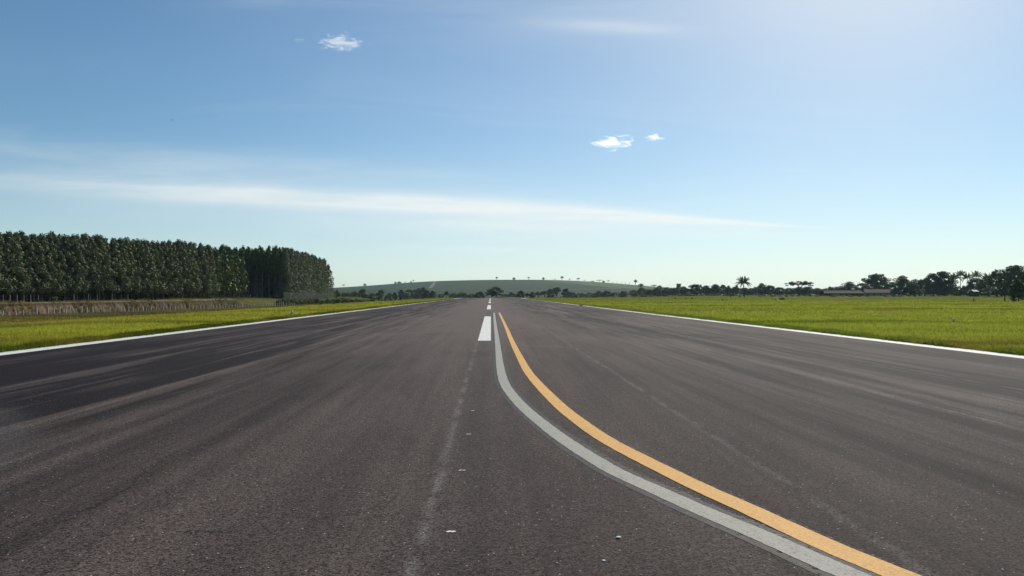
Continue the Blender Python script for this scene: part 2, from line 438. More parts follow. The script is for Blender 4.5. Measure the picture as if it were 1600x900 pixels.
# ---------------------------------------------------------------- grass blades
def blades(name, P, h, wd, nb, mat, label, lean=.7):
    n = len(P)*nb
    base = np.repeat(P, nb, 0); hh = np.repeat(h, nb)*rng.uniform(.55, 1.15, n); ww = np.repeat(wd, nb)
    spread = np.repeat(wd, nb)*2.2
    base = base+np.stack([rng.normal(0, 1, n)*spread, rng.normal(0, 1, n)*spread, np.zeros(n)], 1)
    a = rng.uniform(0, math.pi, n)*.9
    dx, dy = np.cos(a)*ww/2, np.sin(a)*ww/2
    lx, ly = rng.normal(0, lean, n)*hh, rng.normal(0, lean, n)*hh
    v = np.empty((n*3, 3))
    v[0::3] = base+np.stack([-dx, -dy, np.full(n, -.02)], 1); v[1::3] = base+np.stack([dx, dy, np.full(n, -.02)], 1)
    v[2::3] = base+np.stack([lx, ly, hh], 1)
    f = np.arange(n*3).reshape(-1, 3)
    o = add(name, raw_mesh(name, v, f, mat)); return tag(o, label, 'grass', kind='stuff')
def scatter(n, u0, u1, y0, y1, inner=14.3):
    yy = 1/rng.uniform(1/y1, 1/y0, n); u = rng.uniform(u0, u1, n); xx = u*yy
    ok = np.abs(xx) > inner
    ok &= ~((xx < 0) & (fence_x(yy)-xx > -1))
    return xx[ok], yy[ok]
xx, yy = scatter(62000, .02, .82, 15, 330)
zz = T(xx, yy)+undul(xx, yy)
dens = rng.uniform(.5, 1, len(xx))
blades('field_grass', np.stack([xx, yy, zz], 1), (.06+.09*dens)*(1+yy/250), .010+yy*.0011, 5, M_BLADE, 'bright yellow-green grass on the field right of the runway')
xx, yy = scatter(52000, -.80, -.02, 15, 330); k_ = (yy < 225) | (xx > -30); xx, yy = xx[k_], yy[k_]
zz = T(xx, yy)+undul(xx, yy)
blades('field_grass', np.stack([xx, yy, zz], 1), (.06+.08*rng.uniform(.5, 1, len(xx)))*(1+yy/250), .010+yy*.0011, 5, M_BLADE, 'bright yellow-green grass on the field left of the runway')
def verge(side, n):
    yy = 1/rng.uniform(1/260, 1/13, n)
    patch = .5+.5*np.sin(yy*1.7)*np.sin(yy*.61+1)+rng.uniform(-.3, .3, n)
    off = np.abs(rng.normal(0, .32, n))-.05*rng.random(n)
    edge = np.where(side > 0, np.interp(yy, [18, 60], [13.99, 13.52]), 13.57)
    xx = side*(edge+off)
    h = .07+.13*np.clip(patch, 0, 1)
    return blades('verge_grass', np.stack([xx, yy, np.full(n, 0.0)+T(xx, yy)], 1), h, .010+yy*.0009, 5, M_VERGE,
                  'dark ragged weeds along the %s edge line' % ('right' if side > 0 else 'left'), .5)
verge(1, 13000); verge(-1, 13000)
# dry grass and weeds round the foot of the fence on the left
n = 22000; yy = 1/rng.uniform(1/250, 1/95, n); xx = fence_x(yy)+rng.normal(3.5, 4.5, n); xx = np.maximum(xx, fence_x(yy)-3)
M_DRY = material('dry_grass', blade_build((.11, .10, .04), (.17, .15, .06), (.14, .11, .05)))
blades('dry_weeds', np.stack([xx, yy, T(xx, yy)], 1), rng.uniform(.15, .5, n), .02+yy*.0012, 4, M_DRY, 'dry brownish weeds along the foot of the wooden post fence')

# ---------------------------------------------------------------- earth bank on the left
def bank_build():
    p = opos(); x, y, z = sep(p)
    n = noise(vec(x*.5, y*.9, z*.25), 1.3, 6, .65); n2 = noise(p, 5, 4, .7); n3 = noise(vec(x, y, z*4.0), .35, 4)
    c = mixc(remap(n, .34, .64), (.060, .036, .022), (.26, .175, .10))
    c = mixc(sstep(n3, .45, .62)*.7, c, (.17, .15, .09))
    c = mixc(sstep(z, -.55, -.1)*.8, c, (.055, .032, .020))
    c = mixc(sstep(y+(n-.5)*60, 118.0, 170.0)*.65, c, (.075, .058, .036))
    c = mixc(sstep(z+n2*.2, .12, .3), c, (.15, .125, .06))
    c = mixc(1.0, c, mixc(n2, (.65, .65, .65), (1.3, 1.3, 1.3)), 'MULTIPLY')
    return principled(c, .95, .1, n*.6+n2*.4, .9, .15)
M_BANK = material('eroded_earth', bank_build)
by = np.arange(60, 203, .30); nk = 16; V_ = []
ph = np.cumsum(rng.normal(0, .35, len(by)))
for i, y in enumerate(by):
    fx = float(fence_x(y)); zt = float(.2+.3*sm((y-120)/100))+.10; zb = float(T(fx-2.2, y))-.15
    fade = float(sm((202-y)/12))
    g = .35*math.sin(y*1.1+ph[i]*1.5)+.3*math.sin(y*3.1+ph[i]*2.3)+.2*math.sin(y*7.1+ph[i])+rng.normal(0, .12)
    for k in range(nk):
        t = k/(nk-1)
        if t < .7:
            s = t/.7; back = 2.2+s**1.4*1.3+ (g*.45*math.sin(math.pi*min(1, s*1.1)))*1.0+rng.normal(0, .04)
            z = zb+(zt-zb)*(s**.85)
        else:
            s = (t-.7)/.3; back = 3.5+s*3.4; z = zt-.06*s+rng.normal(0, .02)
            if t > .98: z -= .12
        zg = float(T(fx-back, y))-.2
        V_.append((fx-back, y, zg+(z-zg)*fade))
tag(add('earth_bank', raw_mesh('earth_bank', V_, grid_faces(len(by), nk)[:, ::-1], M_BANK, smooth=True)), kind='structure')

bp_ = np.array(V_)[rng.integers(0, len(V_), 5200)]
pt = np.sin(bp_[:, 1]*.9)+np.sin(bp_[:, 1]*.37+2)+rng.normal(0, .8, len(bp_)); bp_ = bp_[pt > .4]
blades('bank_weeds', bp_, rng.uniform(.12, .55, len(bp_)), np.full(len(bp_), .16), 4, M_DRY, 'dry weeds clinging to the face and rim of the earth bank')

# ---------------------------------------------------------------- hill
ridge_px = [-900, 300, 400, 510, 560, 620, 660, 700, 760, 850, 880, 920, 960, 1000, 1040, 1080, 1150, 1250, 1400, 2600]
ridge_py = [454, 455, 454, 450.2, 447.5, 443, 440, 438.4, 437.2, 437, 437.8, 439.5, 442.5, 446, 449, 451.5, 454, 456, 457, 457]
HD = 2000.0
def ridge_z(u):
    p = HX+u*F; yv = np.interp(p, ridge_px, ridge_py)
    return EYE+(HY-yv)*HD/F
def hill_z(x, y):
    u = np.asarray(x, float)/HD; y = np.asarray(y, float)
    rz = np.zeros_like(u)+0.0
    for du in (-.02, -.01, 0, .01, .02): rz = rz+ridge_z(u+du)/5
    t = np.clip((y-850)/(HD-850), 0, 1); up = t**.8*(1-.12*np.sin(t*math.pi))
    dn = sm((3600-y)/1500)
    base = -6
    return base+(rz-base)*np.where(y < HD, up, dn)+2.2*np.sin(x*.009+y*.004)*np.sin(math.pi*np.clip(t, 0, 1))
def hill_build():
    p = opos(); x, y, z = sep(p)
    n = noise(vec(x*.004, y*.004), 1.0, 6, .6); rows = noise(vec(x*.004, y*.06), 1.0, 4); n2 = noise(p, .05, 5, .7)
    crop = mixc(remap(rows*.6+n2*.4, .35, .65), (.009, .032, .009), (.022, .055, .015))
    past = mixc(remap(n*.4+n2*.6, .35, .65), (.045, .082, .018), (.090, .125, .036))
    edge = x - (y-1250.0)*-.10 + (n-.5)*90.0
    f = sstep(edge, 205.0, 222.0)
    c = mixc(f, crop, past)
    red = gauss((x-425.0)/45.0)*gauss((y-1500.0)/120.0)*sstep(n2, .42, .55)
    c = mixc(clampe(red), c, (.32, .21, .15))
    hl = noise(vec(x*.01, 0.0), 1.0, 4)
    for hy_, hw_, ha_ in ((1080.0, 9.0, .8), (1215.0, 7.0, .6), (1420.0, 8.0, .55), (1690.0, 9.0, .5)):
        c = mixc(gauss((y-hy_+(hl-.5)*120.0)/hw_)*sstep(noise(vec(x*.004, hy_), 1.0, 3), .42, .55)*ha_, c, (.012, .022, .012))
    dk = sstep(noise(vec(x*.006, y*.02), 1.0, 4), .55, .62)*f
    c = mixc(dk*.6, c, (.045, .06, .03))
    return principled(c, .95, .1, n2, .5, 2.0)
M_HILL = material('hill_fields', hill_build)
hx = np.linspace(-2600, 2900, 230); hy = np.concatenate([np.linspace(850, 2150, 44), np.linspace(2200, 3700, 14)])
X, Y = np.meshgrid(hx, hy)
tag(add('hill', raw_mesh('hill', np.stack([X, Y, hill_z(X, Y)], -1).reshape(-1, 3), grid_faces(len(hy), len(hx)), M_HILL, smooth=True)), kind='structure')
M_DIRT = material('dirt', lambda: principled(mixc(noise(opos(), .2, 4), (.14, .13, .10), (.20, .18, .15)), .95, .1))
def drape(name, P, wd):
    P = catmull(P, 12); t = np.gradient(P, axis=0); t /= np.linalg.norm(t, axis=1)[:, None]; nr = np.stack([t[:, 1], -t[:, 0]], 1)
    rows_ = [P+nr*wd*s for s in (-.5, 0, .5)]; G = np.stack(rows_, 1)
    z = hill_z(G[..., 0], G[..., 1])+1.0
    v = np.concatenate([G, z[..., None]], -1).reshape(-1, 3)
    return tag(add(name, raw_mesh(name, v, grid_faces(len(P), 3), M_DIRT)), kind='structure')
def HP(p, d): return ((p-HX)/F*d, d)
drape('dirt_track', [HP(671.5, 1330), HP(674, 1480), HP(676.5, 1640), HP(680.5, 1960)], 6.5)
drape('farm_track', [HP(785, 1120), HP(830, 1130), HP(880, 1150), HP(940, 1180), HP(1000, 1230), HP(1035, 1240)], 9)

# ---------------------------------------------------------------- tree parts
def leafcloud(mb_list, c, r, n, s, flat=.8, out=.9, jit=.30, sub=.0):
    """n leaf-sized faces on the shell of a clump, facing mostly outwards"""
    d = rng.normal(0, 1, (n, 3)); d /= np.linalg.norm(d, axis=1)[:, None]
    rr = r*rng.uniform(.72, 1.08, n)
    p = c+d*rr[:, None]*np.array([1, 1, flat])
    nn = d*out+rng.normal(0, jit, (n, 3)); nn /= np.linalg.norm(nn, axis=1)[:, None]
    a = np.cross(nn, rng.normal(0, 1, (n, 3))); a /= np.linalg.norm(a, axis=1)[:, None]; b = np.cross(nn, a)
    ss = s*rng.uniform(.6, 1.25, n)
    a = a*(ss*.62)[:, None]; b = b*ss[:, None]*.42
    v = np.empty((n*4, 3)); v[0::4] = p-a; v[1::4] = p-b+nn*(ss*.08)[:, None]; v[2::4] = p+a; v[3::4] = p+b
    mb_list.append(v)
def leafmesh(name, lst, mat):
    v = np.concatenate(lst); return raw_mesh(name, v, np.arange(len(v)).reshape(-1, 4), mat)
M_EUC = leaf_mat('eucalyptus_leaves', (.092, .110, .052), (.180, .198, .112), .14, .22, .6, .5)
M_EUCT = leaf_mat('eucalyptus_top_leaves', (.056, .090, .026), (.115, .148, .050), .18, .22, .6, .5)
M_EBARK = bark_mat('eucalyptus_bark', (.085, .07, .062), (.24, .21, .185))
M_LEAF = leaf_mat('dark_tree_leaves', (.034, .056, .020), (.070, .098, .036), .22, .3)
M_LEAF2 = leaf_mat('greyish_tree_leaves', (.060, .078, .038), (.10, .12, .06), .22, .3)
M_SHRUB = leaf_mat('shrub_leaves', (.06, .085, .025), (.13, .15, .06), .3, .3)
M_BARK = bark_mat('tree_bark', (.05, .042, .034), (.12, .10, .08))
M_PALM = leaf_mat('palm_leaves', (.035, .055, .016), (.07, .09, .03), .2, .45)

EH = 14.0
def euc_variant(z0, rbot, ncl, nleaf, leaf=.30, mat=None):
    """unit eucalyptus, 14 m high: straight pale trunk, crown of drooping clumps from z0 up"""
    tr = MB(); lean = rng.normal(0, .15, 2)
    pts = [(lean[0]*t*t, lean[1]*t*t, EH*.97*t) for t in (0, .25, .5, .75, 1)]
    tr.tube(pts, [.15, .125, .10, .06, .02], 6)
    L = []
    for k in range(ncl):
        t = (k+rng.uniform(0, .8))/ncl                     # 0 bottom .. 1 top
        z = z0+(EH-.5-z0)*t
        R_ = rbot*(1-t)**.55*(.8+.35*rng.random())+.12
        a = k*2.399+rng.normal(0, .35)
        cr = (.44+.56*(1-t))*rng.uniform(.75, 1.25)
        c = np.array([math.cos(a)*max(R_-cr*.6, 0.0), math.sin(a)*max(R_-cr*.6, 0.0), z-R_*.18])
        leafcloud(L, c, cr, int(nleaf*(.5+cr)), leaf, 1.05)
        if k % 2 == 0 and R_ > .5:
            tr.tube([(lean[0]*t*t, lean[1]*t*t, z-.5-R_*.35), tuple(c)], [.03, .012], 4, False)
    for k in range(int(ncl*.35)):                          # leaves close to the stem
        z = z0+(EH-.8-z0)*rng.random(); leafcloud(L, np.array([rng.normal(0, .25), rng.normal(0, .25), z]), .45, int(nleaf*.5), leaf)
    leafcloud(L, np.array([lean[0], lean[1], EH-.5]), .5, 44, .28, 1.1)
    return tr.mesh('eucalyptus_trunk', M_EBARK, True), leafmesh('eucalyptus_crown', L, mat or M_EUC)
EUC_F = [euc_variant(rng.uniform(2.4, 3.3), 2.7, 42, 80) for _ in range(7)]
EUC_T = [euc_variant(rng.uniform(6.6, 9.2), 1.6, 22, 60, .30, M_EUCT) for _ in range(5)]
EUC_M = [euc_variant(1.0, 2.3, 44, 66) for _ in range(4)]
def plant(kind, var, x, y, h, label, cat, group, zoff=0.0, sxy=1.0, rz=None):
    z = TT(x, y)+zoff
    t = thing(kind, (x, y, z-.05), label, cat, group, rng.uniform(0, 6.28) if rz is None else rz, (h/EH*sxy, h/EH*sxy, h/EH))
    o1 = add('trunk', var[0], t); o2 = add('crown', var[1], t); return t
cnt = 0
LAB = {
 'near_front': ('leafy grey-green eucalyptus in the long front row behind the earth bank', 'front row eucalyptuses of the near plantation block'),
 'near_back': ('eucalyptus showing only its green top over the front row of the near plantation block', 'inner rows of the near plantation block'),
 'far_face': ('eucalyptus with bare pale trunk in the dark camera-facing end of the far plantation block', 'end row trees of the far plantation block'),
 'far_side': ('leafy eucalyptus on the runway side of the far plantation block, behind the hedge', 'runway side trees of the far plantation block'),
 'far_back': ('eucalyptus standing inside the far plantation block behind its bare-trunk end row', 'inner rows of the far plantation block'),
}
# near block: front line from (-92,124) to (-76.5,208)
A0 = np.array([-94.0, 112.0]); A1 = np.array([-76.5, 209.0]); dAB = A1-A0; LAB_ = np.linalg.norm(dAB); dir_ = dAB/LAB_; nor_ = np.array([-dir_[1], dir_[0]])
used = []
def block(rows_, n_al, kinds, P0, dr, nr, L, hfun, sp_row=2.3):
    global cnt
    for r_ in range(rows_):
        for i in range(n_al):
            p = P0+dr*(L*(i+.5*(r_ % 2))/n_al)+nr*(sp_row*r_)+rng.normal(0, .22, 2)
            kd, vs = kinds(r_, i)
            h = hfun(p)*rng.normal(1, .024)
            lab, grp = LAB[kd]
            plant('eucalyptus_tree', random.choice(vs), p[0], p[1], h, lab, 'eucalyptus', grp, sxy=rng.uniform(.92, 1.15)*(14/h)**.5); cnt += 1
def hA_(p): return float(np.interp(p[1], [112, 132, 165, 208], [12.6, 12.9, 13.9, 15.2]))
hA = hA_
block(1, 48, lambda r_, i: ('near_front', EUC_F), A0, dir_, nor_, LAB_*.945, hA)
block(2, 40, lambda r_, i: ('near_back', EUC_T), A0+nor_*2.3, dir_, nor_, LAB_*.95, lambda p: hA(p)*1.02)
# far block: end face at y=262 from x=-100 to -74, runway side from y=262 to 330 at x=-74
def hB(p): return float(np.interp(p[1], [262, 300, 328], [18.3, 18.0, 16.6]))
block(2, 13, lambda r_, i: ('far_face' if r_ == 0 else 'far_back', EUC_T), np.array([-76.5, 262.0]), np.array([-1.0, 0]), np.array([0, 1.0]), 31, hB, 2.6)
block(2, 30, lambda r_, i: ('far_side' if r_ == 0 else 'far_back', EUC_M if r_ == 0 else EUC_T), np.array([-73.6, 263.0]), np.array([0.0, 1.0]), np.array([-1.0, 0]), 66, hB, 2.4)
block(3, 12, lambda r_, i: ('far_back', EUC_T), np.array([-78.5, 268.0]), np.array([-1.0, 0]), np.array([0, 1.0]), 30, hB, 2.8)
e = plant('eucalyptus_tree', EUC_M[1], -73.2, 331.5, 15.4, 'rightmost eucalyptus closing the far plantation block, its low branches hanging against the sky', 'eucalyptus', None, sxy=1.15)
# the depth of the plantation: one mass of trees past counting
def euc_mass(name, spots, hf, label, low):
    tb, tt = [], []; 
    tv = {v: None for v in range(3)}
    Vs, Fs, n0 = [], [], 0; L = []
    for (x, y) in spots:
        z = TT(x, y); h = hf((x, y))*rng.normal(.98, .03)
        a = np.linspace(0, 2*math.pi, 4)[:3]
        ring = np.stack([np.cos(a), np.sin(a)], 1)
        for zz0, rr0, zz1, rr1 in ((z, .16, z+h*.9, .05),):
            v = np.concatenate([np.c_[x+ring[:, 0]*rr0, y+ring[:, 1]*rr0, np.full(3, zz0)], np.c_[x+ring[:, 0]*rr1, y+ring[:, 1]*rr1, np.full(3, zz1)]])
            Vs.append(v); Fs.append(np.array([[0, 1, 4, 3], [1, 2, 5, 4], [2, 0, 3, 5]])+n0); n0 += 6
        for t in np.concatenate([np.linspace(0, 1, 7), [-.7, -.45, -.2]]):
            zz = z+h*(low+(1-low)*t)-.4 if t >= 0 else z+h*low*(1+t)*.9+.2; r_ = 1.35*(1-max(t, 0))**.6+.3
            leafcloud(L, np.array([x+rng.normal(0, .3), y+rng.normal(0, .3), zz]), r_, 26, .75, 1.1)
    lv = np.concatenate(L); lf = np.arange(len(lv)).reshape(-1, 4)+n0
    tf = np.concatenate(Fs); v = np.concatenate(Vs+[lv])
    me = raw_mesh(name, v, [tf, lf], [M_EBARK, M_EUCT], np.concatenate([np.zeros(len(tf)), np.ones(len(lf))]))
    return tag(add(name, me), label, 'trees', kind='stuff')
sp = []
for r_ in range(3, 13):
    for i in range(38):
        p = A0+dir_*(LAB_*(i+rng.uniform(0, 1))/30)+nor_*(2.3*2+3.0*(r_-2)); sp.append(tuple(p))
euc_mass('plantation_depth', sp, lambda p: hA(p)*.97, 'dark depth of the near eucalyptus plantation behind its outer rows', .45)
sp = []
for r_ in range(14):
    for i in range(11): sp.append((-80.5-2.7*i+rng.normal(0, .4), 277+r_*3.6+rng.normal(0, .4)))
euc_mass('plantation_depth', sp, lambda p: hB(p)*.97, 'dark depth of the far eucalyptus plantation behind its outer rows', .5)

# ---------------------------------------------------------------- broadleaf trees (unit: 10 m high)
UH = 10.0
def tree_variant(style, mat):
    tr = MB(); L = []
    if style == 'round':      # trunk short, full crown to near the ground
        cz, rx, rz, nc, z0 = 4.9, 4.0, 4.5, 66, 1.6
    elif style == 'tall':
        cz, rx, rz, nc, z0 = 6.4, 2.3, 3.5, 34, 2.6
    elif style == 'low':      # wide scrubby
        cz, rx, rz, nc, z0 = 4.6, 7.5, 4.6, 84, 1.0
    elif style == 'open':     # clear trunk, small head
        cz, rx, rz, nc, z0 = 7.4, 2.9, 2.4, 24, 4.6
    elif style == 'flat':     # spreading umbrella crown on forking limbs
        cz, rx, rz, nc, z0 = 8.2, 9.0, 1.9, 74, 4.5
    fork = []
    nb = 5 if style != 'flat' else 9
    tr.tube([(0, 0, -.3), (.1, .05, z0*.5), (.05, -.1, z0)], [.42, .32, .26] if style != 'low' else [.3, .2, .15], 7, False)
    for b in range(nb):
        a = b*2*math.pi/nb+rng.normal(0, .3); rr = rx*rng.uniform(.45, .8); ztop = cz+rz*rng.uniform(-.2, .45)
        mid = (math.cos(a)*rr*.4, math.sin(a)*rr*.4, z0+(ztop-z0)*.55)
        tr.tube([(.05, -.1, z0-.2), mid, (math.cos(a)*rr, math.sin(a)*rr, ztop)], [.2, .12, .04], 5, False)
        for q in range(2):
            a2 = a+rng.normal(0, .7); tr.tube([mid, (math.cos(a2)*rr*1.1, math.sin(a2)*rr*1.1, ztop+rng.uniform(-.5, .8))], [.09, .02], 4, False)
    for k in range(nc):
        d = rng.normal(0, 1, 3); d /= np.linalg.norm(d)
        if d[2] < (-.9 if style in ('round', 'low') else -.5): d[2] *= -1
        q = rng.uniform(.55, 1.0)
        c = np.array([d[0]*rx*q, d[1]*rx*q, cz+d[2]*rz*q])*np.array([1, 1, 1])
        if style == 'flat': c[2] = cz+rng.normal(0, .45)-(np.hypot(c[0], c[1])/rx)**2*1.3
        cr = rng.uniform(.65, 1.35)*(.9 if style in ('round', 'low') else .75)
        c[2] = min(c[2], UH-cr*.8); c[2] = max(c[2], cr*.6)
        leafcloud(L, c, cr, int(70*cr*cr)+22, .42, .72 if style != 'flat' else .35, .8, .55)
    return tr.mesh('tree_trunk', M_BARK, True), leafmesh('tree_crown', L, mat)
TV = {}
for st in ('round', 'tall', 'low', 'open', 'flat'):
    TV[st] = [tree_variant(st, M_LEAF) for _ in range(3)]
TVG = {st: [tree_variant(st, M_LEAF2) for _ in range(2)] for st in ('round', 'tall', 'low', 'open', 'flat')}
BASEW = {'round': 8.8, 'tall': 5.3, 'low': 15.8, 'open': 6.4, 'flat': 18.6}
def zat(x, y):
    g = TT(x, y)
    if y > 870: g = max(g, float(hill_z(x, y)))
    return g
def ptree(pxc, top, wpx, D, style, label, cat='tree', group=None, grey=False, name='tree', zb=None):
    x = (pxc-HX)/F*D; zb = zat(x, D) if zb is None else zb
    H = (EYE+(HY-top)*D/F-zb)*(1.10 if style in ('round', 'low') else 1.03); wdt = wpx/F*D
    vs = (TVG if grey else TV)[style]; v = vs[int(rng.integers(len(vs)))]
    s = H/UH; sx = wdt/BASEW[style]
    t = thing(name, (x, D, zb-.1), label, cat, group, rng.uniform(0, 6.28), (sx, sx, s))
    add('trunk', v[0], t); add('crown', v[1], t); return t
# trees on the ridge of the hill
def ridge_tree(p, top, wpx, st, label, grey=False):
    D = HD-6; x = (p-HX)/F*D
    return ptree(p, top, wpx, D, st, label, 'tree', None, grey, zb=float(hill_z(x, D))-.5)
RT = [(537, 444, 5, 'flat', 'thin-stemmed flat-topped tree alone on the skyline, nearest to the plantation'),
 (570, 443.5, 6, 'round', 'small round bush-like tree on the left slope of the hill skyline'),
 (618, 440.5, 5, 'round', 'smaller left-hand tree of the close pair on the left slope of the skyline'),
 (624, 440, 8, 'round', 'wider right-hand tree of the close pair on the left slope of the skyline'),
 (633, 440.5, 6, 'open', 'faint thin tree just right of the close pair on the skyline'),
 (642, 439.5, 4, 'round', 'small dark tree on the skyline just left of the dirt track'),
 (645.5, 437.5, 3.5, 'open', 'thin tall tree beside the small dark one left of the dirt track'),
 (776, 432.5, 4, 'tall', 'narrow upright tree on the skyline above the dark wood at the runway end'),
 (803, 433.8, 6, 'round', 'low round tree on the skyline right of the narrow upright tree'),
 (826, 433, 5, 'open', 'small-headed tree on the skyline left of the field boundary'),
 (849, 433.5, 5, 'round', 'small dark tree standing where the dark field meets the pale pasture on the skyline'),
 (867, 435.5, 5, 'flat', 'small flat tree on the skyline just right of the field boundary'),
 (878, 431.5, 5, 'tall', 'tallest narrow dark tree on the pasture skyline'),
 (890, 435.5, 4, 'open', 'faint small tree on the pasture skyline right of the tallest narrow one'),
 (903.5, 434.5, 6, 'open', 'dark forked tree on the pasture skyline between two faint ones'),
 (913.5, 437.5, 4, 'open', 'faint small tree on the pasture skyline left of the low dark clump'),
 (926, 438.8, 7, 'low', 'low spreading bush on the pasture skyline left of the widest clump'),
 (936.5, 437, 11, 'flat', 'widest flat dark tree on the pasture skyline'),
 (943, 438.6, 5, 'round', 'small round tree touching the right of the widest flat skyline tree'),
 (950.5, 437.5, 6, 'flat', 'umbrella-topped tree just left of the skyline fence posts'),
 (993, 436.8, 6, 'tall', 'pale tall round-headed tree right of the skyline fence posts')]
for p, t_, wv, st, lb in RT: ridge_tree(p, t_, wv, st, lb, grey=st == 'open' or p == 993)
M_POST = bark_mat('weathered_wood', (.16, .13, .10), (.34, .29, .23), 6)
pm = MB().tube([(0, 0, 0), (0, 0, 6.3)], [.6, .5], 5).mesh('post', M_POST)
for p in (958, 964, 970.5, 977, 983.5):
    D = HD-6; x = (p-HX)/F*D
    tag(add('pole', pm, None, (x, D, float(hill_z(x, D))-.4)), 'thin dark pole in the short row on the skyline right of the umbrella-topped tree', 'pole', 'poles on the hill skyline')

